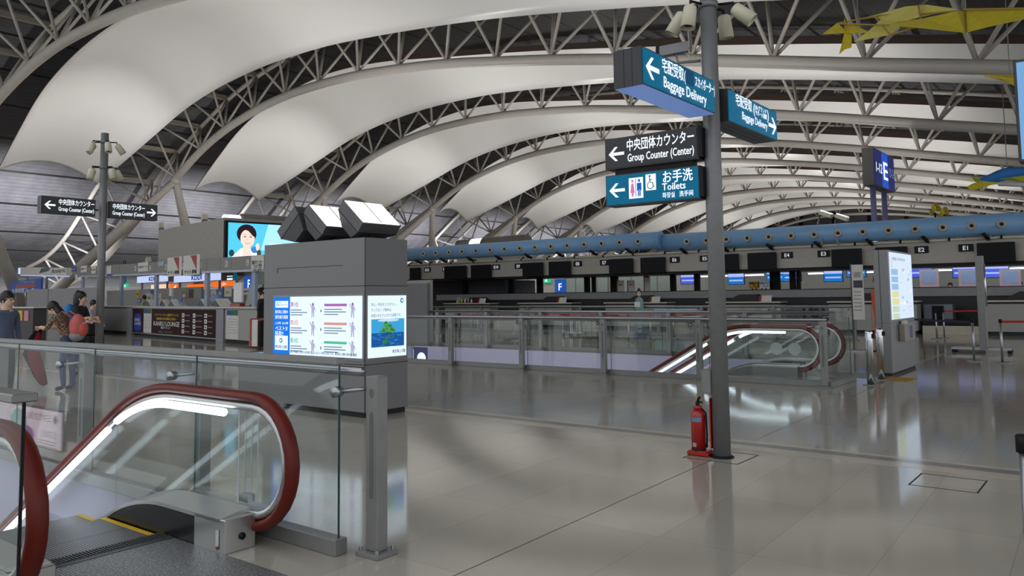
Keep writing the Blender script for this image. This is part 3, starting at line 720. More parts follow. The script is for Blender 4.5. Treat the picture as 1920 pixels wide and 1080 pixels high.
rings = [(4.55, [(A_(200), .55), (A_(250), .2), (A_(20), .85), (A_(75), .15)]), (5.12, [(A_(190), .6), (A_(250), .3), (A_(20), .5), (A_(80), .6)])]
sp1 = signpost((PX, PY, 0), 'tall dark grey signpost carrying teal signs and cream spotlights, beside the fire extinguisher', rings)
rings2 = [(4.62, [(A_(215), .35), (A_(265), .15), (A_(15), .15), (A_(70), .45)]), (5.2, [(A_(210), .75), (A_(265), .3), (A_(350), .3), (A_(60), .6)])]
sp2 = signpost((-18.26, 8.42, 0), 'dark grey signpost with two black group counter signs, left of the view', rings2)
E_BLACKF = mat('black_sign_face', (26, 28, 34), .3)
M_SIGNFR = mat('dark_sign_frame', (52, 52, 55), .4, .2)
M_SIGNFR2 = mat('pale_blue_sign_underside', (96, 120, 168), .4)
def arrow(par, o, ux, uy, s, right=False):
    pts = [(0, 0), (.42, .40), (.58, .40), (.58, .38), (.28, .085), (1, .085), (1, -.085), (.28, -.085), (.58, -.38), (.58, -.40), (.42, -.40)]
    pts = [((1 - x if right else x) * s, y * s) for x, y in pts]
    return plate(pts, E_TEXT, par, o, ux, uy, 'arrow', .004)
def sign_box(label, o, ux, w, h, th, face, frame=M_SIGNFR):
    """lit sign box: o = lower left front corner, ux = reading direction"""
    t = thing('direction_sign', label, 'sign', o)
    U = Vector(ux); Z = Vector((0, 0, 1)); n = U.cross(Z)
    c = U * w / 2 + Z * h / 2 - n * th / 2
    B().obox(c - n * .003, U * w / 2, n * (th / 2 - .003), Z * h / 2).ob('case', frame, t)
    b = B()
    for s in (.36, .64): b.obox(U * w / 2 + Z * h / 2 - n * th * s, U * (w / 2 + .001), n * .003, Z * (h / 2 + .001))
    b.ob('case_joints', M_KDARK, t)
    B().obox(U * w / 2 + Z * h / 2 - n * .004, U * (w / 2 - .012), n * .006, Z * (h / 2 - .012)).ob('face', face, t)
    return t
Y1, Z1 = Vector((0, 1, 0)), Vector((0, 0, 1)); X1 = Vector((1, 0, 0))
def st(s, t, x, y, h, w, ux, bold=.03, m=None): return text(s, h, m or E_TEXT, t, ux * x + Z1 * y, ux, Z1, width=w, bold=bold, off=.006)
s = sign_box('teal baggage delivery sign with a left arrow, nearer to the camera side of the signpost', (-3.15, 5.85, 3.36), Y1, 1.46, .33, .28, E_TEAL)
arrow(s, Y1 * .05 + Z1 * .165, Y1, Z1, .24)
st('宅配受取(', s, .34, .19, .10, .46, Y1); st('スカイポーター)', s, 1.0, .19, .085, .44, Y1); st('Baggage Delivery', s, .36, .05, .10, .88, Y1)
plate(rect(.78, .17, .98, .31), em('teal_patch', (0, 74, 116), .7), s, (0, 0, 0), Y1, Z1, 'cover_patch', .004)
B().box(-.275, -.005, .01, 1.45, -.004, .0).ob('underside_glow', em('reflected_pale_blue_glow', (104, 132, 190), .75), s)  # glowing sheet standing in for pale light reflected under the sign
s = sign_box('teal baggage delivery sign with a right arrow, on the far side of the signpost', (-3.15, 7.64, 3.345), Y1, 1.40, .34, .28, E_TEAL)
arrow(s, Y1 * 1.12 + Z1 * .15, Y1, Z1, .24, True)
st('宅配受取', s, .18, .21, .10, .44, Y1); st('(', s, .66, .20, .11, .04, Y1); st('JALグランド', s, .72, .255, .045, .34, Y1); st('サポート国際', s, .72, .195, .045, .34, Y1); st(')', s, 1.08, .20, .11, .04, Y1)
st('Baggage Delivery', s, .34, .08, .085, .72, Y1)
s = sign_box('black group counter sign with a left arrow, above the teal toilets sign', (-4.47, 7.40, 2.955), X1, 1.09, .335, .2, E_BLACKF)
arrow(s, X1 * .05 + Z1 * .16, X1, Z1, .19); st('中央団体カウンター', s, .27, .185, .10, .77, X1); st('Group Counter (Center)', s, .28, .06, .085, .76, X1)
B().box(1.09, 1.13, .0, .2, .02, .32).ob('bracket', M_DARK, s)
s = sign_box('teal toilets sign with pictograms and a left arrow, below the black sign', (-4.47, 7.40, 2.555), X1, 1.09, .335, .2, E_TEAL)
arrow(s, X1 * .05 + Z1 * .165, X1, Z1, .19); st('お手洗', s, .68, .20, .10, .33, X1); st('Toilets', s, .68, .115, .075, .26, X1); st('화장실   洗手间', s, .68, .04, .045, .34, X1)
E_PIC = em('lit_pictogram_white', (232, 240, 250), 1.1); E_PK = em('lit_pink', (226, 120, 180), .9); E_BL = em('lit_blue', (20, 96, 190), .9)
plate(rect(.29, .06, .46, .28), E_PIC, s, (0, 0, 0), X1, Z1, 'pictogram_panel', .004); plate(rect(.49, .13, .61, .30), E_PIC, s, (0, 0, 0), X1, Z1, 'pictogram_panel', .004)
def pic(cx, m, skirt):
    plate(ell(cx, .245, .013, .015), m, s, (0, 0, 0), X1, Z1, 'pictogram_head', .008)
    plate([(cx - .025, .12), (cx - .012, .22), (cx + .012, .22), (cx + .025, .12), (cx + .012, .12), (cx + .01, .08), (cx - .01, .08), (cx - .012, .12)] if skirt else
          [(cx - .016, .08), (cx - .016, .14), (cx - .026, .14), (cx - .026, .22), (cx + .026, .22), (cx + .026, .14), (cx + .016, .14), (cx + .016, .08), (cx + .003, .08), (cx + .003, .15), (cx - .003, .15), (cx - .003, .08)], m, s, (0, 0, 0), X1, Z1, 'pictogram_figure', .008)
pic(.335, E_PK, True); pic(.415, E_BL, False); plate(rect(.372, .08, .377, .265), I_DARK, s, (0, 0, 0), X1, Z1, 'divider', .008)
plate(ell(.54, .278, .010, .011), I_DARK, s, (0, 0, 0), X1, Z1, 'pictogram_head', .008)
B().tube([Vector((.548 + .036 * math.cos(c), -.010, .182 + .036 * math.sin(c))) for c in [2.0 + i * .42 for i in range(11)]], .004, 6).ob('wheel', I_DARK, s)
B().tube([(.54, -.010, .262), (.543, -.010, .212), (.572, -.010, .212), (.582, -.010, .168), (.592, -.010, .168)], .005, 6).tube([(.542, -.010, .24), (.566, -.010, .24)], .004, 6).ob('seated_figure', I_DARK, s)
B().box(.1, 1.0, .04, .16, .335, .40).box(1.09, 1.13, .0, .2, .02, .32).ob('bracket', M_DARK, s)
for lab, y, z, right in (('black group counter sign with a left arrow, on the left signpost', 7.09, 3.48, False), ('black group counter sign with a right arrow, on the left signpost', 8.52, 3.48, True)):
    s = sign_box(lab, (-18.15, y, z), Y1, 1.12, .37, .2, E_BLACKF)
    arrow(s, Y1 * (.86 if right else .06) + Z1 * .18, Y1, Z1, .22, right)
    x = .06 if right else .34
    st('中央団体カウンター', s, x, .21, .10, .74, Y1); st('Group Counter (Center)', s, x, .07, .09, .74, Y1)
# security camera
cc = thing('security_camera', 'grey security camera on the signpost, above the nearer teal sign', 'camera', (PX - .34, PY - .14, 4.10))
B().obox((0, 0, .02), (.14, .07, .02), (-.025, .045, 0), (0, 0, .05)).ob('housing', M_POLE, cc)
B().obox((-.14, -.07, .0), (.014, .008, .002), (-.028, .05, 0), (0, 0, .056)).ob('hood', M_DARK, cc)
B().tube([(.03, .0, -.02), (.05, .02, -.12), (.26, .10, -.12)], .016, 8).ob('bracket', M_POLE, cc)
B().tube([(.10, .05, .0), (.15, .07, -.06), (.13, .07, -.10), (.2, .1, -.06)], .006, 6).ob('cable', M_CREAM, cc)
# junction box and red plate on the signpost, extinguisher
jb = thing('junction_box', 'small grey box on the signpost above the fire extinguisher', 'box', (PX - .115, PY, .61))
B().box(-.055, .045, -.06, .06, 0, .24, .005).ob('body', M_POLE, jb); B().box(-.05, .04, -.063, -.06, .02, .22).ob('cover', M_POST, jb)
rp = thing('red_plate', 'narrow red sign plate on the signpost behind the fire extinguisher', 'sign', (PX - .092, PY, .08)); B().box(-.004, .008, -.06, .06, 0, .49, .001).ob('plate', M_RED, rp); B().box(-.006, -.004, -.05, .05, .36, .46).ob('white_patch', M_WHITE, rp)
ex = thing('fire_extinguisher', 'red fire extinguisher on a red tray at the foot of the signpost', 'fire extinguisher', (-3.515, 7.50, 0))
B().lathe([(.0, .035), (.07, .035), (.07, .39), (.064, .42), (.045, .445), (.03, .45), (.03, .458), (.0, .458)]).ob('cylinder', M_RED, ex)
B().lathe([(.0715, .035), (.0715, .075), (.07, .075), (.07, .035)]).ob('black_band', M_DARK, ex)
B().lathe([(.0, .455), (.046, .455), (.046, .485), (.03, .49), (.0, .49)]).ob('collar', M_RED, ex)
B().box(-.016, .016, -.014, .014, .485, .525).tube([(.0, 0, .52), (.012, -.01, .555), (.035, -.02, .575)], .012, 8).tube([(.0, 0, .515), (.035, -.01, .53), (.06, -.02, .52)], .008, 8).ob('lever', M_DARK, ex)
B().cyl((-.01, 0, .50), (-.012, 0, .60), .006, n=8).ob('safety_pin', M_YFR, ex)
def wrap(a0, a1, z0, z1, m, n):
    A = [(.0712 * math.cos(a0 + (a1 - a0) * i / 8), .0712 * math.sin(a0 + (a1 - a0) * i / 8), z0) for i in range(9)]
    B().ribbon(A, [(x, y, z1) for x, y, z in A], (0, 0, .0005)).ob(n, m, ex)
wrap(A_(150), A_(215), .11, .33, M_PAPER, 'white_label'); wrap(A_(235), A_(320), .335, .375, mat('pale_blue_label', (140, 176, 214), .5), 'blue_label'); wrap(A_(240), A_(275), .09, .13, M_PAPER, 'small_label')
wrap(A_(175), A_(195), .13, .16, mat('blue_label_mark', (60, 80, 160), .5), 'label_mark')
B().tube([(.03, .0, .47), (.075, .02, .42), (.082, .02, .2), (.076, .02, .08)], .009, 8).ob('hose', M_DARK, ex)
B().box(-.10, .125, -.085, .085, 0, .055, .02).ob('tray', M_RED, ex)
# a lit sign just inside the right edge
rs = thing('direction_sign', 'tall pale blue lit sign at the right edge of the view', 'sign', (-0.895, 10.0, 0))
B().box(.0, .75, -.1, .1, 2.95, 4.05, .005).ob('case', M_SIGNFR, rs); B().box(.03, .72, -.106, -.1, 2.98, 4.02).ob('face', em('lit_pale_blue', (120, 170, 220), .9), rs)
B().cyl((.9, 0, 0), (.9, 0, 5), .085, n=20).ob('pole', M_POLE, rs); B().box(.75, .83, -.05, .05, 3.2, 3.8).ob('bracket', M_DARK, rs)

# ------------------------------------------------------------------ belt posts and bollards
def stanchion(loc, label, group='belt posts between the railings and the counters', h=.96):
    t = thing('belt_post', label, 'belt post', loc, group=group)
    B().lathe([(.0, 0), (.17, 0), (.17, .012), (.14, .022), (.03, .028), (.0, .028)]).ob('base', M_STEEL, t)
    B().cyl((0, 0, .02), (0, 0, h - .07), .026, n=14).ob('pole', M_STEEL, t)
    B().lathe([(.0, h - .07), (.036, h - .07), (.036, h), (.03, h + .006), (.0, h + .006)]).ob('belt_head', M_DARK, t)
    return t
def belt(t, a, b, m=M_BELT, z=.93):
    a, b = Vector(a), Vector(b); d = b - a; d.z = 0; l = d.length; u = d / l; v = Vector((-u.y, u.x, 0))
    B().obox(u * l / 2 + Vector((0, 0, z - .02)), u * (l / 2 - .035), v * .001, Vector((0, 0, .026))).ob('belt', m, t)
ps = [(819, 622.6), (827, 617), (861, 635), (883, 623), (896, 630), (935, 638), (965, 625), (966, 639), (988, 633), (1013, 623.5), (1179, 644), (1220, 639), (1263, 634)]
pts = [F(*q) for q in ps]
posts = []
for i, q in enumerate(pts): posts.append(stanchion(q, '%s belt post from the left on the dark floor behind the far stairwell' % ('first', *ORD[1:])[i]))
def link(i, j, m=M_BELT):
    belt(posts[i], pts[i], pts[j], m)
for i, j in ((0, 3), (2, 5), (3, 6), (5, 7), (6, 9), (8, 10)): link(i, j)
sA, sB, sC = F(1827, 678), F(1880, 681), F(1757, 636)
a = stanchion(sA, 'belt post left of the front one by the right-hand counter, with a dark belt', None); belt(a, sA, F(1655, 655), M_NAVY, .9)
b_ = stanchion(sB, 'belt post at the right with a red belt running out of view', None); belt(b_, sB, sB + Vector((1.6, .5, 0)))
c_ = stanchion(sC, 'thin belt post standing before the self-service desk at the right', None); d_ = stanchion(F(1771, 634), 'thin belt post close right of another before the self-service desk', None)
belt(d_, F(1771, 634), F(1855, 632))
belt(posts[10], pts[10], F(1560, 640)); e_ = stanchion(F(1560, 640), 'belt post behind the far escalator newel', None)
q = F(1921, 822, .95); stanchion((q.x, q.y, 0), 'steel belt post cut off by the right edge in the foreground', None)
for px, py, lab in ((1633, 722, 'polished steel bollard nearer the camera beside the map stand'), (1652.5, 712, 'polished steel bollard nearer the map stand')):
    t = thing('bollard', lab, 'bollard', F(px, py), group='steel bollards by the far escalator')
    B().lathe([(.0, .01), (.062, .01), (.062, .90), (.055, .925), (.03, .94), (.0, .943)]).ob('tube', M_CHROME, t)
    B().lathe([(.0, 0), (.13, 0), (.13, .008), (.065, .014), (.0, .014)]).ob('base', M_STEEL, t)
    B().box(.05, .1, -.03, .03, .80, .88, .004).ob('sensor_box', M_DARK, t)

# ------------------------------------------------------------------ map stand
tt = thing('map_stand', 'tall grey information stand with a lit map panel, beside the bollards', 'information stand')
TX0, TX1, TY0, TY1 = -3.98, -3.72, 16.5, 18.6
M_TOT = mat('grey_stand_panel', (122, 123, 124), .35, .3, .04, 3)
B().box(TX0, TX1, TY0, TY1, .05, 1.0, .004).box(TX0, TX1, TY0, TY1, 1.0, 2.41, .004).ob('body', M_TOT, tt); B().box(TX0 + .02, TX1 - .02, TY0 + .02, TY1 - .02, 0, .05).ob('plinth', M_KDARK, tt)
B().box(TX0 + .10, TX0 + .11, TY0 - .002, TY0, .05, 2.41).ob('end_joint', M_KDARK, tt)
E_MAP = em('lit_map_paper', (206, 222, 240), 1.05)
f = B().box(TX1, TX1 + .008, TY0 + .12, TY1 - .06, 1.06, 2.37).ob('map_face', E_MAP, tt)
O3 = Vector((TX1 + .008, TY0 + .12, 1.06)); u3 = Y1
def q3(poly, c, n='table', off=.003): return plate(poly, c, f, O3, u3, Z1, n, off)
cs = [em('map_blue', (130, 178, 226), .9), em('map_blue', (130, 178, 226)), em('map_blue', (130, 178, 226)), em('map_yellow', (226, 214, 120), .95), em('map_yellow', (226, 214, 120)), em('map_green', (196, 214, 170), .9), em('map_green', (196, 214, 170))]
for i, c in enumerate(cs):
    q3(rect(.08, .98 - .145 * i - .11, .62, .98 - .145 * i), c); 
    for j in range(3): q3(rect(.08, .98 - .145 * i - .03 - .03 * j, .62, .985 - .145 * i - .03 - .03 * j), E_MAP, 'rule', .006)
text('ご利用案内  INFORMATION', .05, I_DARK, f, O3 + Y1 * .1 + Z1 * 1.16, Y1, Z1, width=1.2); text('1F\n2F', .05, I_DARK, f, O3 + Y1 * .1 + Z1 * 1.08, Y1, Z1)
rr = random.Random(5)
for i in range(26): 
    x, y = rr.uniform(.8, 1.8), rr.uniform(.08, 1.0); q3(rect(x, y, x + rr.uniform(.04, .2), y + rr.uniform(.01, .06)), (em('map_pale', (176, 196, 222), .9), em('map_white', (236, 242, 250), 1.0), em('map_rose', (214, 196, 206), .9))[i % 3], 'map_block', .003 + .0001 * i)
lb = thing('leaflet_box', 'pale leaflet holder on the lower front of the map stand', 'leaflet holder', (TX1 + .006, 17.15, .62))
B().box(0, .10, 0, .95, 0, .34, .004).ob('box', mat('beige_leaflet_box', (150, 142, 134), .5), lb); B().box(.02, .08, .1, .4, .34, .40).ob('leaflets', M_PAPER, lb); B().box(.10, .102, .45, .7, .05, .3).ob('blue_label', mat('blue_card', (60, 72, 140), .5), lb)
# ------------------------------------------------------------------ check-in island E
EY = 33.0
isl = thing('island_canopy', 'long beige fascia canopy with dark soffit above the check-in counters', 'canopy', (0, 0, 0))
B().box(-36, 1, EY + .3, EY + .5, 2.62, 3.46, .01).ob('fascia', M_FASCIA, isl)
B().box(-36, 1, EY + .45, 39.5, 2.62, 2.78).ob('soffit', M_DARK, isl)
B().box(-36, 1, EY + .5, 39.5, 3.3, 3.4).ob('roof', mat('dark_canopy_roof', (40, 40, 42), .7), isl)
B().box(-36, 1, EY + .25, EY + .34, 2.52, 2.64).ob('dark_lip', M_DARK, isl)
B().tube([(-36, EY + .22, 3.50), (1, EY + .22, 3.50)], .055, 10).ob('white_pipe', mat('cream_pipe', (212, 206, 192), .4), isl)
b = B()
for i in range(22): b.obox((-35.2 + i * 1.66, EY + .25, 3.55), (.03, 0, 0), (0, .12, .08), (0, -.03, .03))
b.ob('pipe_clips', M_DARK, isl)
for x0, x1, y, z, lab in ((-33.6, -16.95, 32.75, 4.07, 'blue air duct with a row of round nozzles, left length'), (-17.2, 1.0, 33.05, 3.96, 'blue air duct with a row of round nozzles, right-hand length')):
    t = thing('air_duct', lab, 'air duct', (0, 0, 0), group='blue air ducts above the check-in counters')
    B().tube([(x0, y, z), (x1, y, z)], .39, 28).ob('duct', M_BLUE, t)
    n0 = -31.6 if x0 < -20 else -15.6
    b = B()
    nz = 15 if x0 < -20 else 17
    stp = .98 if x0 < -20 else .925
    for i in range(nz):
        xx = n0 + i * stp
        if xx > x1 - .3: break
        Q = Matrix.Rotation(PI / 2, 4, 'X')
        nb = B().lathe([(.15, .0), (.15, .05), (.11, .065), (.085, .06), (.07, .02), (.0, .02)], (xx, y - .365, z - .03), 18, Q).ob('nozzle', mat('nozzle_beige', (176, 166, 146), .45), t)
        B().lathe([(.0, .021), (.055, .03), (.055, .062), (.0, .062)], (xx, y - .365, z - .03), 12, Q).ob('nozzle_throat', M_DARK, nb)
    for i in range(9):
        xx = x0 + 1.2 + i * 1.97
        if xx < x1: B().tube([(xx, y - .25, z - .30), (xx + .1, y - .1, z - .45), (xx + .1, y + .2, z - .5)], .07, 8).ob('saddle', M_DARK, t)
    if x1 < -16: B().lathe([(.39, 0), (.41, 0), (.41, .04), (.39, .04)], (x1, y, z), 28, Matrix.Rotation(PI / 2, 4, 'Y')).ob('end_flange', M_BLUE, t)
EX = [-32.25 + .05, -30.78, -27.08, -25.57, -21.85, -20.31, -16.57, -15.09, -11.43, -9.94, -6.34, -4.86]
EN = [12, 11, 10, 9, 8, 7, 6, 5, 4, 3, 2, 1]
for x, n in zip(EX, EN):
    t = thing('number_plate', 'black plate reading E%d on the check-in fascia' % n, 'sign', (x + .05, EY + .3, 3.17), group='number plates on the check-in fascia')
    B().box(-.24, .24, -.05, 0, -.13, .14, .004).ob('plate', M_DARK, t)
    text('E%d' % n, .16, em('plate_lettering', (210, 216, 224), .8), t, (0, -.05, -.075), X1, Z1, align='CENTER', bold=.03)
MONX = [(-33.4, -32.6, 'left of E12'), (-30.66, -29.07, 'right of E11'), (-28.67, -27.28, 'left of E10'), (-25.11, -23.85, 'right of E9'), (-23.44, -22.15, 'left of E8'), (-19.89, -18.62, 'right of E7'), (-18.18, -16.93, 'left of E6'), (-14.5, -13.43, 'right of E5'), (-13.01, -11.79, 'left of E4'), (-9.54, -8.4, 'right of E3'), (-7.88, -6.75, 'left of E2'), (-4.44, -3.26, 'right of E1')]
for x0, x1, lab in MONX:
    t = thing('monitor', 'dark switched-off monitor on the fascia %s plate' % (lab + ' number'), 'monitor', ((x0 + x1) / 2, EY + .12, 2.96), group='switched-off monitors on the check-in fascia')
    w = (x1 - x0) / 2
    B().box(-w, w, -.06, .06, -.36, .36, .012).ob('casing', M_DARK, t); B().box(-w + .04, w - .04, -.064, -.058, -.32, .32).ob('screen', M_SCREEN, t)
    B().box(-.1, .1, .06, .2, -.1, .1).ob('wall_bracket', M_DARK, t)
def desk_item(kind, lab, loc, build, cat=None, group=None):
    t = thing(kind, lab, cat or kind.replace('_', ' '), loc, group=group); build(t); return t
CN = [('E11 and E12', -32.7), ('E9 and E10', -27.55), ('E7 and E8', -22.3), ('E5 and E6', -17.07), ('E3 and E4', -11.85), ('E1 and E2', -6.6)]
CX = [(-30.6, -27.26, 'E10 and E11'), (-25.35, -21.99, 'E8 and E9'), (-20.14, -16.79, 'E6 and E7'), (-14.92, -11.6, 'E4 and E5'), (-9.75, -6.45, 'E2 and E3'), (-4.38, -1.05, 'E1 at the right end')]
M_PLINTH = mat('dark_plinth', (30, 31, 34), .6)
for i, (x0, x1, n) in enumerate(CX):
    t = thing('check_in_counter', 'grey check-in counter with a beige top below number plate %s' % n.replace(' and ', ' to '), 'counter', (x0, EY, 0), group='grey check-in counters')
    w = x1 - x0
    B().box(.05, w - .05, 0, .75, .14, 1.18, .005).ob('front_panel', M_COUNTER, t); B().box(.08, w - .08, .05, .7, 0, .14).ob('plinth', M_PLINTH, t)
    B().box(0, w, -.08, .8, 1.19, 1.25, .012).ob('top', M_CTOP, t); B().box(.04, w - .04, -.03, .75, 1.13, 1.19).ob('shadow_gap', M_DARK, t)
    B().box(w / 2 - .004, w / 2 + .004, -.002, 0, .16, 1.12).ob('panel_joint', M_KDARK, t)
    if i != 5: B().box(.05, w - .05, -.012, 0, .13, .15).ob('kick_strip', M_STEEL, t)
    # two terminals and a notice on each
    m1 = desk_item('notice_card', 'white red-edged notice card on the counter below %s' % n.replace(' and ', ' to '), (x0 + w * .78, EY + .2, 1.25), lambda q: (B().obox((0, 0, .13), (.26, 0, 0), (0, .006, 0), (0, .05, .13)).ob('card', M_PAPER, q), B().obox((-.22, -.002, .13), (.05, 0, 0), (0, .007, 0), (0, .05, .125)).ob('red_edge', M_RED, q)), 'notice', 'notice cards on the check-in counters')
    desk_item('terminal_hood', 'dark hooded terminal behind the check-in counter below %s' % n.replace(' and ', ' to '), (x0 + w * .42, EY + 1.0, 0), lambda q: (B().prism([(-.7, 0), (.7, 0), (.7, .2), (.45, .36), (-.3, .36), (-.7, .15)], (0, 0, 1.20), X1, Z1, (0, .5, 0)).ob('hood', mat('dark_hood', (42, 42, 42), .6), q), B().box(-.6, .6, .05, .45, 0, 1.2).ob('stand', M_DARK, q)), 'terminal', 'dark terminals behind the check-in counters')
for i in range(5):                                                    # low baggage belts between the counters
    x0, x1 = CX[i][1], CX[i + 1][0]
    lab = 'low baggage belt between check-in counters, %s from the left' % ('first', *ORD[1:])[i]
    t = thing('baggage_belt', lab, 'baggage belt', (x0, EY + .15, 0), group='baggage belts between the check-in counters')
    w = x1 - x0
    dp = 1.55 if i < 4 else .5
    B().box(.08, w - .08, 0, dp, 0, .32, .004).ob('base', mat('beige_conveyor_base', (186, 178, 162), .5), t); B().box(.1, w - .1, .0, dp, .32, .55).ob('belt', M_DARK, t)
    if i < 4: B().box(.15, w - .15, 1.0, 1.3, .55, 1.0).ob('scale_cabinet', M_PLINTH, t)
bk = thing('back_counter', 'long pale grey counter running behind the check-in desks', 'counter', (0, 0, 0))
B().box(-33, 1, 34.9, 35.5, 1.40, 1.74, .01).ob('upper_shelf', mat('pale_grey_shelf', (150, 149, 150), .5), bk); B().box(-33, 1, 35.0, 35.4, 0, 1.40).ob('dark_base', mat('dark_recess_panel', (46, 47, 50), .6), bk)
B().box(-33, 1, 34.88, 35.52, 1.74, 1.765).ob('shelf_edge', M_DARK, bk)
for i, (a, b_) in enumerate(((955, 963), (1008, 1017), (1097, 1105), (1111, 1116), (1146, 1158), (1258, 1267), (1303, 1312), (1445, 1463), (1482, 1492), (1495, 1501), (1645, 1653))):
    p0, p1 = AY(a, 540, 35.7), AY(b_, 540, 35.7)
    t = thing('canopy_post', '%s black post from the left between back counter and canopy soffit' % ('first', *ORD[1:])[i], 'post', ((p0.x + p1.x) / 2, 35.7, 0), group='black posts of the check-in island')
    B().box(-(p1.x - p0.x) / 2, (p1.x - p0.x) / 2, -.1, .1, 0, 2.62, .006).ob('shaft', M_DARK, t)
dw = thing('dark_cabin', 'dark walled cabin at the left end of the check-in island', 'cabin', (0, 0, 0))
B().box(-36, -31.7, 35.8, 39.3, 0, 2.6).ob('dark_wall', mat('dark_navy_panel', (44, 46, 56), .6), dw); B().box(-31.6, -28.8, 36.2, 39.2, 0, 2.55).ob('grey_wall', mat('blue_grey_panel', (92, 96, 108), .6), dw)
# ------------------------------------------------------------------ row behind the island (lit offices)
BY = 46.0
M_OFF = mat('pale_office_wall', (182, 180, 172), .6, 0, .03, 2); M_GG = mat('green_grey_office_glass', (150, 162, 156), .3, 0, .05, 1)
struct(B().box(-52, 6, BY + 1.6, BY + 1.8, 0, 4.4).ob('wall_back', M_OFF))
for i, (px0, px1) in enumerate(((1060, 1140), (1160, 1258))):
    p0, p1 = AY(px0, 540, BY + 1.5), AY(px1, 540, BY + 1.5)
    t = thing('office_glazing', ('left', 'right')[i] + ' stretch of pale green-grey office glazing behind the check-in island', 'glazing', (p0.x, BY + 1.5, 0), group='office glazing behind the check-in island')
    w = p1.x - p0.x
    B().box(0, w, 0, .06, .6, 3.4).ob('pane', M_GG, t)
    b = B()
    for j in range(5): b.box(j * w / 4 - .03, j * w / 4 + .03, -.02, 0, .0, 3.4)
    b.ob('mullions', M_POST, t)
def wall_sign(lab, px, py, w, h, Y, col, txt=None, tcol=None, name='wall_sign', cat='sign', lit=None, group=None):
    c = AY(px, py, Y); t = thing(name, lab, cat, c, group=group)
    B().box(-w / 2, w / 2, 0, .08, -h / 2, h / 2, .004).ob('board', col, t)
    if txt: text(txt, h * .5, tcol or M_WHITE, t, (0, 0, -h * .27), X1, Z1, align='CENTER', bold=.03, width=None)
    return t
wall_sign('blue square sign reading F behind the check-in island', 1050, 537, .9, 1.05, BY + 1.4, em('lit_blue_sign', (34, 92, 190), .7), 'F', E_WHITE)
t = wall_sign('small green running-man exit sign behind the check-in island', 1024, 526, .75, .32, BY + 1.4, em('lit_exit_green', (40, 190, 130), 1.0))
plate([(-.1, -.12), (-.04, -.02), (-.12, .0), (-.1, .04), (.0, .06), (.1, .02), (.06, -.03), (.1, -.12), (.06, -.12), (.0, -.04), (-.06, -.13)], E_WHITE, t, (0, 0, 0), X1, Z1, 'running_figure')
plate(ell(.03, .1, .03, .03), E_WHITE, t, (0, 0, 0), X1, Z1, 'running_figure_head')
t = wall_sign('white board with red strip on the office wall left of the exit sign', 978, 537, .95, 1.5, BY + 1.515, M_PAPER, name='notice_board', cat='notice'); B().box(-.46, -.36, -.01, 0, -.74, .74).ob('red_strip', M_RED, t); B().box(-.15, .15, -.01, 0, .1, .2).ob('red_mark', M_RED, t)
wall_sign('plain white board beside the red-striped one on the office wall', 999, 540, .55, 1.2, BY + 1.515, M_WHITE, name='notice_board', cat='notice')
for i, (px, py, w, h, lab) in enumerate(((1163, 540, .5, .7, 'white card on the back counter behind plate E8'), (1183, 540, .5, .7, 'white card with red line behind plate E7'), (1213, 533, .42, 1.5, 'tall white and red banner on the back counter behind plate E6'))):
    c = AY(px, py, 35.2); t = thing('notice_card', lab, 'notice', (c.x, 35.2, 1.766))
    B().box(-w * .42, w * .42, 0, .02, 0, h * .8).ob('card', M_PAPER, t); B().box(-w * .42, -w * .3, -.004, 0, 0, h * .8).ob('red_edge', M_RED, t); B().box(-w * .2, w * .2, -.004, 0, h * .45, h * .52).ob('red_line', M_RED, t)
E_FID = em('lit_screen_blue', (70, 96, 206), 1.0); E_FID2 = em('lit_screen_pale', (170, 184, 240), 1.0); E_FID3 = em('lit_screen_cyan', (30, 110, 190), 1.0)
for i, px in enumerate((1290, 1380, 1453, 1485, 1562, 1605, 1725, 1852, 1900 + 8)):
    y = 522 if px < 1400 else 516 if px < 1600 else 507
    c = AY(px - (42 if px > 1850 else 0), y, 44.0); w = 1.15 if px > 1700 else 1.0
    t = thing('flight_screen', '%s lit blue flight screen from the left above the far counters' % ('first', *ORD[1:])[i], 'screen', c, group='lit flight screens above the far counters')
    B().box(-w / 2, w / 2, 0, .08, -.36, .36, .006).ob('casing', M_DARK, t); B().box(-w / 2 + .03, w / 2 - .03, -.004, 0, -.33, .33).ob('screen', (E_FID, E_FID3)[px < 1640 and px > 1300], t)
    b = B(); b.box(-w / 2 + .03, w / 2 - .03, -.007, -.004, .08, .32); b.box(-w / 2 + .1, w / 2 - .1, -.007, -.004, -.16, -.08); b.ob('pale_rows', E_FID2, t)
    B().cyl((0, .04, .36), (0, .04, 4.4 - c.z), .025, n=8).ob('drop_rod', M_DARK, t)
for i in range(10):
    x = -19.5 + i * 2.1
    t = thing('strip_light', '%s white strip light from the left above the far counters' % ('first', *ORD[1:])[i], 'light', (x, 44.4, 2.62 + .02), group='strip lights above the far counters')
    B().box(-.85, .85, -.05, .05, -.04, .03).ob('tube', em('strip_light_glow', (236, 246, 255), 2.0), t); B().box(-.9, .9, -.07, .07, .03, .08).ob('housing', M_WHITE, t)
    B().cyl((0, 0, .08), (0, 0, 1.7), .015, n=6).ob('drop_rod', M_DARK, t)
cb = thing('far_counter', 'far row of white-topped counters behind the check-in island', 'counter', (0, 0, 0))
B().box(-22, 2, 43.0, 43.7, 0, 1.5).ob('front', mat('far_counter_panel', (120, 118, 116), .6), cb); B().box(-22, 2, 42.9, 43.8, 1.5, 1.56).ob('top', M_WHITE, cb)
struct(B().box(-22.5, 2.5, 42.6, 47.5, 4.3, 4.4).ob('trim_80', M_OFF))
fl = bpy.data.lights.new('office_light', 'AREA'); fl.energy = 260; fl.shape = 'RECTANGLE'; fl.size = 20; fl.size_y = .5; fl.color = (.93, .97, 1)
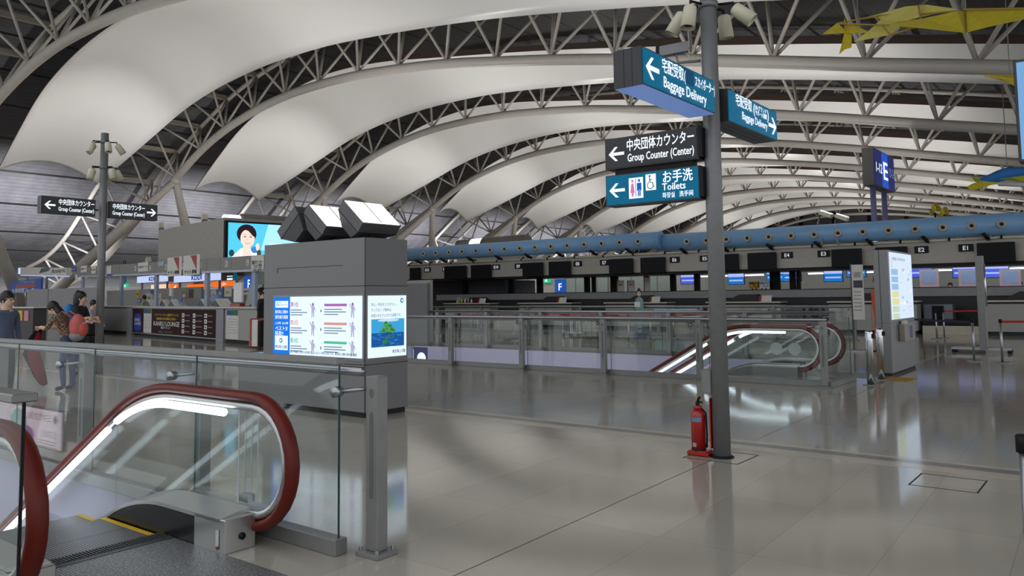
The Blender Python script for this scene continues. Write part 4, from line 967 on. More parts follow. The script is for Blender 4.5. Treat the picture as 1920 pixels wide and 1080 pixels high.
fo = bpy.data.objects.new('office_light', fl); COL.objects.link(fo); fo.location = (-10, 42.2, 4.25)
fl2 = bpy.data.lights.new('office_light', 'AREA'); fl2.energy = 150; fl2.shape = 'RECTANGLE'; fl2.size = 18; fl2.size_y = .5; fl2.color = (.98, .98, 1)
fo2 = bpy.data.objects.new('office_light', fl2); COL.objects.link(fo2); fo2.location = (-30, 45.5, 4.3)
for i, (px, col, lab) in enumerate(((1414, mat('mustard_card', (196, 156, 30), .6), 'yellow card with a drawing on the back counter under plate E4'), (1432, M_WHITE, 'white and blue card beside the yellow card'))):
    c = AY(px, 540, 35.2); t = thing('notice_card', lab, 'notice', (c.x, 35.2, 1.766)); B().box(-.24, .24, 0, .03, .05, .36).ob('card', col, t)
    b = B(); b.box(-.2, .0, -.004, 0, .26, .32); b.tube([Vector((.1 + .09 * math.cos(a), -.004, .2 + .09 * math.sin(a))) for a in [j * PI / 5 for j in range(11)]], .012, 6); b.ob('drawing', M_BLACK if i == 0 else mat('cyan_mark', (60, 150, 210), .5), t)
    B().box(-.12, -.06, 0, .03, 0, .05).box(.06, .12, 0, .03, 0, .05).ob('feet', M_DARK, t)
for i, px in enumerate((1742, 1816, 1894)):                            # pale clear panels with a drawing in front of the far desks
    c = AY(px, 523, 43.1); t = thing('display_panel', '%s pale blue and pink display board above the far counters' % ('left', 'middle', 'right')[i], 'display board', c, group='display boards above the far counters')
    B().box(-.42, .42, 0, .04, -.42, .46).ob('board', mat('pale_rose_board', (190, 166, 178), .6), t); B().box(-.3, .3, -.006, 0, -.2, .4).ob('blue_centre', mat('pale_blue_board', (150, 170, 210), .6), t)
    B().box(-.03, .03, .0, .04, 1.56 - c.z, -.42).ob('stem', M_STEEL, t)
# things standing about in front of the counters
t = thing('notice_stand', 'tall white notice stand with small print, left of the map stand', 'notice stand', (AY(1609, 540, 23).x, 23, 0))
B().box(-.16, .14, 0, .03, .85, 2.35).ob('board', M_PAPER, t); B().box(-.19, -.16, -.01, .04, .0, 2.38).ob('post', mat('brown_post', (70, 56, 50), .5), t); B().box(-.3, .3, -.2, .25, 0, .03).ob('foot', M_STEEL, t)
B().box(-.12, .12, -.004, 0, 1.72, 1.92).ob('dark_picture', mat('charcoal_print', (60, 62, 66), .6), t); B().box(-.1, .08, -.004, 0, 2.0, 2.15).ob('pale_picture', mat('grey_print', (150, 150, 150), .6), t)
for j in range(6): B().box(-.12, .08, -.004, 0, 1.6 - .1 * j, 1.62 - .1 * j).ob('text_line', M_TOT, t)
t = thing('cardboard_figure', 'orange-clad cardboard figure beside the map stand', 'standee', (AY(1643, 560, 23).x, 23.2, 0))
B().prism([(-.14, 0), (.14, 0), (.12, .9), (.2, 1.1), (.18, 1.6), (.06, 1.72), (-.06, 1.72), (-.18, 1.6), (-.16, 1.2), (-.12, .9)], (0, 0, 0), X1, Z1, (0, .03, 0)).ob('body', mat('orange_print', (204, 84, 44), .6), t)
B().prism(ell(0, 1.85, .10, .13), (0, 0, 0), X1, Z1, (0, .03, 0)).ob('head', M_SKIN, t); B().prism([(-.12, 1.85), (-.1, 2.0), (.1, 2.0), (.12, 1.85), (.06, 1.93), (-.06, 1.93)], (0, -.004, 0), X1, Z1, (0, .03, 0)).ob('hair', M_HAIR, t); B().box(-.25, .25, -.15, .2, 0, .02).ob('foot', M_DARK, t)
q = F(1200, 630)
t = thing('cardboard_figure', 'life-size cardboard woman in pale uniform on a blue foot, by the belt posts', 'standee', q)
B().prism([(-.10, .25), (.10, .25), (.13, .8), (.18, 1.15), (.16, 1.42), (.05, 1.52), (-.05, 1.52), (-.17, 1.42), (-.17, 1.1), (-.13, .8)], (0, 0, 0), X1, Z1, (0, .02, 0)).ob('uniform', mat('pale_teal_print', (120, 156, 158), .6), t)
B().prism(ell(0, 1.66, .09, .12), (0, -.003, 0), X1, Z1, (0, .02, 0)).ob('head', M_SKIN, t); B().prism([(-.11, 1.62), (-.1, 1.74), (-.05, 1.82), (.0, 1.88), (.06, 1.8), (.11, 1.7), (.1, 1.64), (.05, 1.73), (-.06, 1.73)], (0, -.006, 0), X1, Z1, (0, .02, 0)).ob('hair', M_HAIR, t)
B().box(-.2, .05, -.02, 0, 1.12, 1.32).ob('held_card', M_WHITE, t); B().box(-.07, .07, 0, .02, .05, .3).ob('legs', mat('pale_skin_print', (180, 150, 136), .6), t); B().box(-.2, .2, -.15, .2, 0, .12, .01).ob('foot', mat('blue_box', (34, 60, 120), .5), t)
for px, lab in ((1064, 'left'), (1078, 'right')):
    q = F(px, 630); t = thing('trolley', '%s small steel trolley by the belt posts in front of plate E8' % lab, 'trolley', q, group='steel trolleys before the counters')
    B().tube([(-.22, .0, .12), (.22, .0, .12), (.22, .5, .12), (-.22, .5, .12)], .015, 8, closed=True).tube([(-.22, .5, .12), (-.2, .5, .95), (.2, .5, .95), (.22, .5, .12)], .015, 8).tube([(-.22, 0, .6), (.22, 0, .6)], .012, 6).tube([(-.22, 0, .12), (-.22, 0, .62), (-.22, .5, .62)], .012, 6).tube([(.22, 0, .12), (.22, 0, .62), (.22, .5, .62)], .012, 6).ob('frame', M_CHROME, t)
    for a in (-.2, .2):
        for c in (.03, .47): B().cyl((a - .012, c, .05), (a + .012, c, .05), .05, n=12).ob('wheel', M_DARK, t)
q = F(1263, 622)
t = thing('advertising_board', 'wide pale blue advertising board with an island photo before the counters', 'advertisement', q)
B().box(-.9, 1.3, 0, .05, .42, .98, .004).ob('board', mat('pale_blue_print', (176, 204, 222), .5), t); B().box(-.3, .5, -.004, 0, .5, .62).ob('blue_swoosh', mat('mid_blue_print', (60, 110, 170), .5), t); B().prism(ell(0, 0, .35, .10), (.2, -.004, .72), X1, Z1, (0, .003, 0)).ob('island', mat('dark_green_print', (56, 84, 60), .6), t); B().box(-.8, -.66, 0, .04, 0, .42).box(1.1, 1.2, 0, .04, 0, .42).ob('legs', M_STEEL, t)
gp = thing('partition_panel', 'tall grey partition panel at the left end of the far stairwell', 'partition', (0, 0, 0))
a0, a1 = AY(764, 600, 19.2), AY(803, 600, 19.2); B().box(a0.x - 1.2, a1.x, 19.15, 19.3, 0, 2.05, .005).ob('panel', mat('dark_grey_partition', (104, 104, 104), .55), gp); B().box(a0.x - 1.2, a1.x + .01, 19.14, 19.31, 2.05, 2.08).ob('cap', M_POST, gp)
a0, a1 = AY(760, 670, 18.95), AY(802, 670, 18.95)
la = thing('lit_advertisement', 'lit advertising panel with a pale shape in the stairwell, right of the pillar', 'advertisement', (a0.x, 18.93, -.62))
w = a1.x - a0.x; B().box(0, w, 0, .06, 0, .58).ob('case', M_DARK, la); B().box(.02, w - .02, -.004, 0, .03, .55).ob('face', em('lit_navy', (30, 40, 90), .8), la)
plate(ell(w * .75, .22, .2, .2), E_WHITE, la, (0, -.004, 0), X1, Z1, 'pale_shape'); plate(rect(.02, .03, w - .02, .12), em('lit_rose', (240, 190, 200), 1.0), la, (0, -.004, 0), X1, Z1, 'rose_band', .005); plate(rect(.02, .2, w * .4, .5), E_WHITE, la, (0, -.004, 0), X1, Z1, 'white_area')
# right-hand desk area
t = thing('self_service_desk', 'grey self-service desk with a dark screen between the map stand and the last counter', 'desk', (AY(1760, 600, 34.0).x, 33.95, 0))
B().box(-.5, .5, 0, .6, 0, 1.1, .006).ob('cabinet', mat('blue_grey_cabinet', (124, 128, 138), .5), t); B().box(-.2, .2, -.02, 0, .35, 1.05).ob('screen', M_SCREEN, t); B().box(-.5, .5, -.1, .6, .18, .22).ob('shelf', M_STEEL, t)
t = thing('tall_post', 'tall square grey post on a wheeled frame at the right of the hall', 'post', F(1846, 662)); B().box(-.09, .09, -.09, .09, .1, 2.5, .006).ob('post', M_POST, t); B().box(-.75, .6, -.03, .03, .08, .14).box(-.75, .6, .3, .36, .08, .14).ob('frame', M_STEEL, t); B().cyl((.095, 0, 1.2), (.095, 0, 2.3), .03, n=10).ob('light_tube', M_CHROME, t)
for a in (-.7, .55): B().cyl((a, -.02, .04), (a, .04, .04), .045, n=12).cyl((a, .31, .04), (a, .37, .04), .045, n=12).ob('caster', M_DARK, t)
# E sign on two legs, rising behind the duct
es = thing('zone_sign', 'tall dark blue sign reading 1-12 E 13-24 on two posts behind the blue duct', 'sign', (0, 0, 0))
Y0e = 42.0; c = [AX(1638, 275, AY(1638, 275, Y0e).x)]
xe = AY(1638, 300, Y0e).x
ya, yb = Y0e, None
dr = wray(1676, 320); yb = xe / dr.x * dr.y
zt = AX(1638, 276, xe).z; zb = AX(1640, 346, xe).z
B().box(xe - .55, xe, ya, yb, zb, zt, .01).ob('case', mat('dark_brown_grey_case', (74, 70, 70), .5), es)
Ln = yb - ya; n3 = em('lit_navy_face', (30, 42, 104), .75); n4 = em('lit_bright_blue_face', (30, 84, 206), .85)
B().box(xe, xe + .02, ya + .05, ya + Ln * .36, zb + .05, zt - .05).ob('face', n3, es); B().box(xe, xe + .02, ya + Ln * .36, ya + Ln * .66, zb + .05, zt - .05).ob('centre_face', n4, es); B().box(xe, xe + .02, ya + Ln * .66, yb - .05, zb + .05, zt - .05).ob('face', n3, es)
hz = zt - zb
text('1-12', hz * .26, E_TEXT, es, (xe + .02, ya + Ln * .05, zb + hz * .38), Y1, Z1, width=Ln * .28, bold=.03); text('E', hz * .5, E_TEXT, es, (xe + .02, ya + Ln * .40, zb + hz * .25), Y1, Z1, width=Ln * .2, bold=.03); text('13-24', hz * .26, em('dim_lettering', (130, 140, 170), .7), es, (xe + .02, ya + Ln * .69, zb + hz * .38), Y1, Z1, width=Ln * .28, bold=.03)
for f_ in (.18, .72): B().cyl((xe - .28, ya + Ln * f_, 0), (xe - .28, ya + Ln * f_, zb), .14, n=14).ob('post', mat('lavender_post', (112, 112, 158), .4), es)
# flood lamps and flower-shaped lamps above the duct
for px, py, lab in ((1549, 402, 'left lit flood lamp on a thin arm above the blue duct'), (1579, 408, 'right lit flood lamp above the blue duct')):
    c = AY(px, py, 33.6); t = thing('flood_lamp', lab, 'lamp', c, group='flood lamps above the duct')
    B().obox((0, 0, 0), (.22, 0, -.09), (0, .16, 0), (.03, 0, .08)).ob('housing', M_CREAM, t); B().obox((.03, -.02, .085), (.2, 0, -.08), (0, .14, 0), (.006, 0, .014)).ob('lens', em('lamp_glow', (240, 252, 255), 4.0), t)
    B().tube([(-.25, 0, -.05), (-.2, -.6, -.5), (.1, -1.0, 3.47 - c.z)], .035, 8).ob('arm', M_POST, t)
for px, py, lab in ((1753, 392, 'left yellow flower-shaped ornament on a stalk above the duct'), (1769, 400, 'right yellow flower-shaped ornament on a stalk above the duct')):
    c = AY(px, py, 48); t = thing('flower_ornament', lab, 'ornament', c, group='yellow flower ornaments')
    for i in range(7): B().ball((.17 * math.cos(i * .9), .1 * math.sin(i * 2), .2 * math.sin(i * 1.3)), .13, (1, .7, 1.1), n=10).ob('petal', M_YFR if i % 3 == 0 else M_YEL, t)
    B().cyl((0, 0, -.2), (0, 0, -c.z + 4.4), .05, n=8).ob('stalk', M_DARK, t)
# grey barrel housings with a lit end on the roof of a distant kiosk, seen above the duct
c = AY(898, 447, 60); t = thing('roof_lamp', 'grey barrel roof housing with a glowing white end above the blue duct', 'lamp', (c.x, 60, c.z - .72))
B().tube([(.75, 0, 0), (6.0, 0, 0)], .78, 20).ob('barrel', mat('grey_barrel', (112, 110, 106), .5), t); B().tube([(-.75, 0, 0), (.75, 0, 0)], .72, 20).ob('glow', em('barrel_glow', (248, 250, 255), 1.6), t); B().tube([(-2.6, 0, -.05), (-.75, 0, -.02)], .74, 20).ob('left_barrel', mat('grey_barrel', (112, 110, 106)), t)
B().box(-2.4, 5.5, -.6, .6, -c.z + .72, -.5).ob('base', M_COUNTER, t)

for i, (px, m, lab) in enumerate(((866, M_YEL, 'yellow-capped bottle'), (872, M_WHITE, 'first white bottle'), (878, mat('beige_bottle', (170, 150, 110), .4), 'beige bottle'), (884, M_WHITE, 'second white bottle'))):
    c = AY(px, 560, 33.35); t = thing('bottle', lab + ' among small things on the counter below E10', 'bottle', (c.x, 33.35, 1.25), group='bottles on a check-in counter')
    B().lathe([(.0, 0), (.05, 0), (.05, .14), (.02, .18), (.0, .18)], n=12).ob('body', m, t); B().lathe([(.0, .18), (.025, .18), (.025, .23), (.0, .23)], n=10).ob('cap', M_WHITE, t)
c = AY(860, 560, 33.3); t = thing('tablet', 'pale tilted screen at the left of the bottles on the counter below E10', 'screen', (c.x, 33.3, 1.25)); B().obox((0, 0, .16), (.03, .0, 0), (0, .12, 0), (.06, 0, .16)).ob('panel', M_PAPER, t)
# ------------------------------------------------------------------ group counter hall at the left
GA = Vector((-41.7, 19.4, 0)); GR = math.atan2(-0.16675, 0.986)
GU = Vector((math.cos(GR), math.sin(GR), 0)); GN = Vector((-GU.y, GU.x, 0))
def G(s, o=0, z=0): return GA + GU * s + GN * o + Vector((0, 0, z))
def GS(px, py, s):                        # ray meets the cross plane s = const of the counter frame
    d = wray(px, py); t = (G(s).dot(GU)) / d.dot(GU); p = Vector((0, 0, EYE)) + d * t - GA
    return p.dot(GN), p.z
def gthing(n, lab, cat, s=0, o=0, z=0, group=None): return thing(n, lab, cat, G(s, o, z), GR, group)
UX, UZ = (1, 0, 0), (0, 0, 1)
wt = gthing('worktop', 'long pale worktop running along the whole group counter', 'worktop')
B().box(-12.0, 4.9, -.10, .8, 1.29, 1.36, .01).box(4.9, 18.0, -.10, .8, 1.27, 1.34, .01).ob('slab', mat('pale_grey_worktop', (190, 188, 184), .4), wt)
def counter_unit(s0, s1, lab, m=None):
    t = gthing('service_counter', lab, 'counter', s0, 0, 0, 'units of the group counter'); w = s1 - s0
    B().box(.02, w - .02, 0, .7, .14, 1.27, .004).ob('front_panel', m or M_COUNTER, t); B().box(.05, w - .05, .06, .65, 0, .14).ob('plinth', M_KDARK, t); return t
counter_unit(-12, -4.3, 'plain grey counter unit at the far left of the group counter, behind the people')
counter_unit(-4.2, 3.9, 'plain grey counter unit just right of the left signpost')
br = counter_unit(4.65, 14.48, 'dark brown counter front advertising a lounge', mat('dark_brown_panel', (50, 22, 22), .6, spec=.15))
cu = counter_unit(15.2, 17.95, 'plain grey counter unit with a green-headed notice, at the right end near the pillar')
for i, (a, b_) in enumerate(((3.93, 4.62), (14.5, 15.17))):
    t = gthing('counter_pier', ('left', 'right')[i] + ' grey pier beside the brown lounge panel', 'pier', a, 0, 0, 'piers of the group counter'); B().box(0, b_ - a, -.05, .7, 0, 1.27, .004).ob('body', mat('blue_grey_pier', (136, 138, 144), .45), t)
def gp_(t, poly, m, n, off=.004): return plate(poly, m, t, (0, 0, 0), UX, UZ, n, off)
def gt_(t, s, x, z, h, m, w=None, bold=.03, al='LEFT'): return text(s, h, m, t, (x, 0, z), UX, UZ, width=w, bold=bold, off=.008, align=al)
P_BLUE = mat('print_blue', (18, 58, 160), .5); P_YEL = mat('print_yellow', (216, 182, 60), .5); P_GRN = mat('print_green', (24, 96, 80), .5); P_ORG = em('lit_orange', (246, 110, 24), 1.0)
gp_(br, [(.25, .22), (1.2, .22), (1.2, .88), (1.05, 1.0), (.4, 1.0), (.25, .88)], P_BLUE, 'blue_panel'); gt_(br, 'KANKU\nLOUNGE', .28, .66, .14, M_WHITE, .88)
for t, x in ((br, 1.55), (cu, .15)):
    n = gp_(t, rect(x, .16, x + 1.05, 1.24), M_PAPER, 'notice', .004); gp_(t, rect(x + .03, 1.02, x + 1.02, 1.22), P_GRN, 'green_head', .008); gp_(t, ell(x + .25, 1.12, .16, .075), P_BLUE, 'blue_oval', .011)
    for j in range(6): gp_(t, rect(x + .1, .88 - .1 * j, x + .95, .89 - .1 * j), M_TOT, 'text_line', .008)
gt_(br, 'インターネットカフェ施設がオシャレに', 2.95, .93, .09, P_YEL, 2.9); gt_(br, '空港利用の待ち時間をお手伝い', 3.2, .76, .09, P_YEL, 2.4); gt_(br, 'KANKU LOUNGE', 2.85, .50, .20, M_WHITE, 3.1, .03); gt_(br, '関空ラウンジ', 3.8, .38, .08, M_WHITE, 1.1); gt_(br, '北側 3F アエロプラザ', 3.5, .20, .08, M_TOT, 1.7)
for i in range(3):
    for j in range(4):
        x, z = 6.25 + 1.18 * i, .90 - .22 * j
        gp_(br, rect(x, z, x + .26, z + .16), M_WHITE, 'pictogram', .004); gp_(br, rect(x + .33, z + .06, x + (.85, .95, .78)[i], z + .10), M_TOT, 'caption', .004); gp_(br, ell(x + .13, z + .08, .05, .04, 8), mat('dark_brown_panel', (52, 26, 26)), 'pictogram_mark', .008)
B().box(.0, 9.83, -.03, 0, .10, .15).box(.0, 9.83, -.03, 0, 1.23, 1.27).ob('frame', M_STEEL, br)
# numbered header band
zb = lambda s: 2.95 - .0165 * s
M_BAND = mat('grey_header_band', (128, 126, 122), .55)
bd = gthing('header_band', 'grey numbered header band above the group counter', 'fascia')
B().prism([(-5.5, zb(-5.5)), (20.5, zb(20.5)), (20.5, zb(20.5) + .47), (-5.5, zb(-5.5) + .47)], (0, -.05, 0), UX, UZ, (0, .25, 0)).ob('band', M_BAND, bd)
B().prism([(-5.5, zb(-5.5) - .09), (20.5, zb(20.5) - .09), (20.5, zb(20.5)), (-5.5, zb(-5.5))], (0, -.02, 0), UX, UZ, (0, .2, 0)).ob('underside_light_rail', mat('pale_blue_rail', (176, 184, 200), .4), bd)
b = B()
for s in (-3, 2, 4.5, 7.1, 9.1, 11.0, 12.9, 14.2, 15.2, 17.3): b.box(s + .62, s + .635, -.052, -.049, zb(s) + .01, zb(s) + .46)
b.ob('panel_joints', M_KDARK, bd)
for s, n in ((5.1, '25'), (7.1, '24'), (9.1, '23'), (11.05, '22'), (12.95, '21'), (15.45, '20'), (17.25, '19')): text(n, .24, M_WHITE, bd, (s - .18, -.053, zb(s) + .12), UX, UZ, bold=.04, sx=.8)
def poster(lab, s, z, w, h, m=None, o=-.06, parts=(), words=None, wm=None, group='posters at the group counter'):
    t = gthing('poster', lab, 'poster', s, o, z, group)
    B().box(-w / 2, w / 2, -.012, .0, -h / 2, h / 2).ob('sheet', m or M_PAPER, t)
    for poly, mm, nm in parts: plate(poly, mm, t, (0, -.012, 0), UX, UZ, nm)
    if words: text(words, h * .22, wm or M_BLACK, t, (0, -.012, -h * .1), UX, UZ, align='CENTER', width=w * .85, bold=.03, off=.007)
    return t
tri = [([(-.1, .38), (.55, .38), (.55, -.2)], M_RED, 'red_triangle')]
poster('white poster with a red triangle left of number 22', 10.1, zb(10.1) + .22, 1.65, .80, parts=tri); poster('white poster with a red triangle left of number 21', 12.0, zb(12) + .25, 1.75, .80, parts=tri)
for s in (10.1, 12.0): text('ヤマト運輸', .12, M_BLACK, bd, (s - .75, -.075, zb(s) - .08), UX, UZ, width=1.3, bold=.04)
poster('white poster with blue lettering between numbers 25 and 24', 6.15, zb(6) + .28, 1.35, .42, words='UNICEFローソク', wm=P_BLUE); poster('white notice with four lines right of number 19', 18.05, zb(18) + .22, 1.0, .50, words='団体カウンター\nこちらで受付\nいたします', wm=M_BLACK)
poster('small pale blue card at the top of the band near number 23', 8.5, zb(8.5) + .38, .7, .2, mat('pale_blue_card', (150, 172, 180), .5)); poster('blue and white card at the left end of the band', -5.6, 3.42, .9, .26, P_BLUE, words='ANA', wm=M_WHITE)
poster('white card with lines left of the signpost on the band', -3.55, 3.36, 1.2, .35, words='団体受付  19 ~ 25'); poster('white and red card on the band, beside the signpost', -1.7, 3.25, .8, .4, words='HIS', wm=M_RED); poster('white card hanging below the band left of the signpost', -5.0, 2.93, .55, .3); poster('white card with blue foot right of the left signpost', 1.0, 3.1, .75, .5, parts=[(rect(-.35, -.24, .35, -.14), P_BLUE, 'blue_foot')])
# slim posts carrying the band
for i, s in enumerate((-4.35, 2.5, 7.45, 13.2, 17.47)):
    t = gthing('slim_post', '%s slim pale blue-grey post from the left on the group counter' % ('first', *ORD[1:])[i], 'post', s, .05, 1.34, 'slim posts on the group counter'); B().box(-.14, .14, 0, .12, 0, zb(s) - .09 - 1.34, .006).ob('shaft', mat('blue_grey_post', (140, 152, 170), .4), t)
# leaflets and small things on the worktop
for i, (s, lab) in enumerate(((5.95, 'white tented card on the worktop above the blue lounge panel'), (7.9, 'white tented card on the worktop by the third slim post'), (8.95, 'wide white tented card right of the third slim post'), (12.3, 'tented blue and white leaflet card left of the fourth slim post'), (13.75, 'large tented card with a brown edge right of the fourth slim post'))):
    t = gthing('tent_card', lab, 'card', s, .25, 1.345, 'tented cards on the worktop'); B().prism([(-.42, 0), (-.05, .30), (.42, 0), (.36, 0), (-.05, .25), (-.36, 0)], (0, 0, 0), (1, 0, 0), (0, 0, 1), (0, .5, 0)).ob('card', M_PAPER, t); B().obox((-.24, -.006, .13), (.13, 0, .105), (0, .004, 0), (-.02, 0, .025)).ob('print', P_BLUE if i % 2 else M_TOT, t)
for s, lab, m, w, h in ((7.0, 'small yellow-green plant or figure on the worktop', mat('yellow_green', (150, 156, 70), .6), .3, .35), (9.1, 'small blue leaflet holder on the worktop', mat('leaflet_blue', (70, 120, 180), .5), .5, .32), (8.0, 'white upright leaflet holder by the third slim post', M_PAPER, .4, .8), (12.9, 'upright leaflet rack with blue print left of the fourth slim post', mat('leaflet_pale_blue', (120, 140, 190), .5), .9, .45)):
    t = gthing('leaflet_holder', lab, 'leaflet holder', s, .5, 1.345); B().box(-w / 2, w / 2, 0, .12, 0, h * .55).ob('holder', M_ACR if False else M_STEEL, t); B().box(-w * .42, w * .42, .02, .10, .02, h).ob('leaflets', m, t)
t = gthing('monitor', 'white computer monitor on a red stand on the group counter', 'monitor', 15.35, .4, 1.345); B().box(-.36, .36, 0, .1, .14, .88, .02).ob('screen_back', M_WHITE, t); B().box(-.45, .45, -.1, .25, 0, .1).ob('base', M_RED, t)
t = gthing('monitor', 'grey tilted monitor on the group counter near the last slim post', 'monitor', 16.6, .5, 1.345); B().obox((0, 0, .4), (.38, .06, 0), (0, .03, .0), (.1, .05, .38)).ob('screen_back', M_POST, t); B().box(-.2, .2, -.1, .2, 0, .06).ob('base', M_DARK, t)
t = gthing('office_chair', 'black high-backed chair behind the group counter, beside the last slim post', 'chair', 18.2, 1.3, 0); B().box(-.5, .5, .1, .25, 1.0, 2.0, .06).ob('backrest', M_DARK, t); B().box(-.45, .45, -.5, .2, .8, .95, .04).ob('seat', M_DARK, t); B().cyl((0, -.1, .05), (0, -.1, .8), .05).ob('column', M_STEEL, t); B().box(-.4, .4, -.15, -.05, 0, .06).box(-.05, .05, -.5, .3, 0, .06).ob('foot', M_DARK, t)
# screens and shelves behind the counter
bw = gthing('back_screen', 'grey back screen wall covered in posters behind the group counter', 'screen wall', 0, 3.2); B().box(-11, 4.6, 0, .12, 0, 2.25).ob('panel_left', M_COUNTER, bw); B().box(4.6, 14, 0, .12, 0, 2.1).ob('panel_right', mat('grey_back_panel', (120, 119, 117), .6), bw); B().box(14, 22, 1.2, 1.32, 0, 2.2).ob('panel_end', M_COUNTER, bw)
rr = random.Random(11)
cols = [M_PAPER, mat('poster_brown', (110, 84, 56), .6), mat('poster_beige', (160, 146, 120), .6), P_BLUE, M_WHITE, mat('poster_blue', (90, 130, 180), .6), mat('poster_yellow', (216, 180, 60), .6)]
for i, (s, z, w, h, c, lab) in enumerate(((.45, 2.02, .5, .3, 1, 'brown poster behind the second tented card'), (2.4, 1.85, .7, .45, 2, 'beige poster in the middle of the back screen'), (3.3, 1.92, .6, .45, 1, 'brown and beige poster right of the beige one'), (6.2, 1.82, .7, .5, 0, 'pale poster left of the fourth slim post'), (7.0, 1.92, .6, .4, 5, 'blue poster left of the fourth slim post'), (7.9, 1.96, .8, .45, 4, 'white poster right of the fourth slim post'), (-2.3, 2.05, .8, .22, 3, 'blue banner on the back screen under the left white sign'), (-2.9, 1.78, 1.1, .5, 0, 'white sheets under the blue banner'), (-4.9, 2.0, .6, .38, 6, 'yellow poster left on the back screen'), (-4.6, 1.6, .5, .25, 5, 'small blue picture under the yellow poster'), (-1.2, 1.7, .4, .55, 4, 'narrow white sheet beside the third slim post'))):
    poster(lab, s, z, w, h, cols[c], 3.19, [(rect(-w * .3, -h * .2, w * .2, h * .1), cols[(c + 2) % 7], 'picture')], group='posters on the back screen')
E_KD = em('lit_pale_blue_sign', (196, 212, 250), .95); I_KD = em('ink_deep_blue', (20, 30, 130), .8)
for i, (s0, s1, z0, z1, lab) in enumerate(((-8.73, -3.2, 2.68, 3.12, 'left long white lit sign with blue letters'), (-2.3, 4.37, 2.58, 3.02, 'right long white lit sign with blue letters'))):
    t = gthing('lit_sign', lab, 'sign', s0, 4.3, z0, 'white lit signs over the group counter'); w = s1 - s0
    B().box(0, w, 0, .3, 0, z1 - z0).ob('case', M_POST, t); B().box(.02, w - .02, -.006, 0, .02, z1 - z0 - .02).ob('face', E_KD, t); text('KDDI', .26, I_KD, t, (w * .40, -.006, .1), UX, UZ, width=1.4, bold=.07)
    for q in (.5, w - .6): B().box(q, q + .1, .1, .2, -z0, 0).ob('post', M_POST, t)
for i, (s, z, w, h, txt) in enumerate(((-6.2, 2.42, 2.9, .30, ''), (-3.9, 2.38, 1.2, .36, ''), (-.1, 2.32, 3.1, .30, 'au'), (3.3, 2.42, 2.8, .28, 'カウンター'))):
    t = gthing('lit_sign', ('pale peach lit sign at the left under the white signs', 'orange lit sign with a white wedge', 'orange lit sign between the white signs', 'orange lit sign under the right white sign')[i], 'sign', s, 4.8, z, 'orange lit signs under the white signs'); B().box(-w / 2, w / 2, 0, .1, -h / 2, h / 2).ob('face', em('lit_peach', (250, 214, 186), .95) if i == 0 else P_ORG, t)
    if txt: text(txt, .16, E_WHITE, t, (0, 0, -.1), UX, UZ, align='CENTER', bold=.05)
    if i == 1: plate([(-.1, -.15), (.55, -.15), (.55, .1)], E_WHITE, t, (0, 0, 0), UX, UZ, 'white_wedge')
    B().box(-.04, .04, .02, .08, -z, -h / 2).ob('post', M_POST, t)
for px, py, w, h, lab, st_ in ((115, 528, 1.7, .40, 'small teal lit sign under the white fascia at the left', ''), (117, 541, 1.6, .30, 'second small teal lit sign right below the first', ''), (229, 525, 1.0, .34, 'small teal lit sign right of the left signpost', ''), (232, 536, 1.2, .28, 'green exit sign right of the left signpost', 'g'), (426, 520, 1.9, .55, 'small teal lit sign right of the white lit signs', '')):
    d = wray(px, py); o = G(0, 6); tt_ = (o.dot(GN)) / d.dot(GN); c = Vector((0, 0, EYE)) + d * tt_
    t = thing('lit_sign', lab, 'sign', c, GR, 'small teal and green signs in the hall'); B().box(-w / 2, w / 2, 0, .15, -h / 2, h / 2).ob('case', em('lit_exit_green', (40, 190, 130)) if st_ else em('lit_teal_small', (10, 90, 110), .8), t)
    for j in range(2): B().box(-w * .36, w * .38, -.006, 0, -h * .28 + j * h * .34, -h * .1 + j * h * .34).ob('lettering', E_WHITE, t)
    B().cyl((0, .07, h / 2), (0, .07, 4.0 - c.z + .5), .03, n=8).ob('drop_rod', M_DARK, t)
# block with a big lit portrait screen on its side
bl = gthing('upper_block', 'grey windowless block above the group counter, carrying a big lit screen', 'block', 0, 2.0)
B().box(1.9, 10.1, 0, 5.6, 3.08, 5.2, .01).ob('wall', mat('beige_grey_block', (158, 154, 146), .6), bl); B().box(1.2, 1.9, .3, 6, 2.9, 4.3).ob('side_step', M_COUNTER, bl)
B().box(1.9, 10.1, 5.2, 5.6, 0, 3.08).ob('lower_wall', M_OFF, bl)
o0, _ = GS(422, 450, 10.12); o1, _ = GS(560, 450, 10.12); _, zt0 = GS(422, 417, 10.12); o0 = max(o0, 2.15)
sc = gthing('video_wall', 'large lit screen showing a smiling woman on a turquoise ground', 'screen', 10.12, 0, 0)
o1 = min(o1, 5.55); SW = o1 - o0; SB = 3.3; SH = zt0 - SB
fc = B().box(0, .12, o0, o1, SB, zt0).ob('face', em('lit_turquoise', (86, 200, 236), 1.15), sc); B().box(-.02, .14, o0 - .12, o0, SB - .1, zt0 + .08).box(-.02, .14, o0, o1, zt0, zt0 + .08).ob('frame', M_DARK, sc)
SO = Vector((.12, o0, SB)); SU, SV = (0, 1, 0), (0, 0, 1)
def sp(poly, m, n, off): return plate([(x * SW, y * SH) for x, y in poly], m, fc, SO, SU, SV, n, off)
E_SK = em('screen_skin', (255, 222, 206), 1.1); E_HR = em('screen_hair', (58, 34, 40), .6); E_WH = em('screen_white', (250, 252, 255), 1.15); E_CY = em('screen_pale_cyan', (170, 232, 250), 1.15); E_LIP = em('screen_lip', (214, 100, 110), 1.0)
sp([(.45, .3), (1, .2), (1, 1), (.55, 1)], E_CY, 'pale_glow', .002)
sp([(.05, .1), (.18, .34), (.36, .3), (.46, .1)], E_WH, 'white_dress', .004); sp([(.19, .12), (.21, .45), (.30, .45), (.32, .12)], E_SK, 'neck', .007)
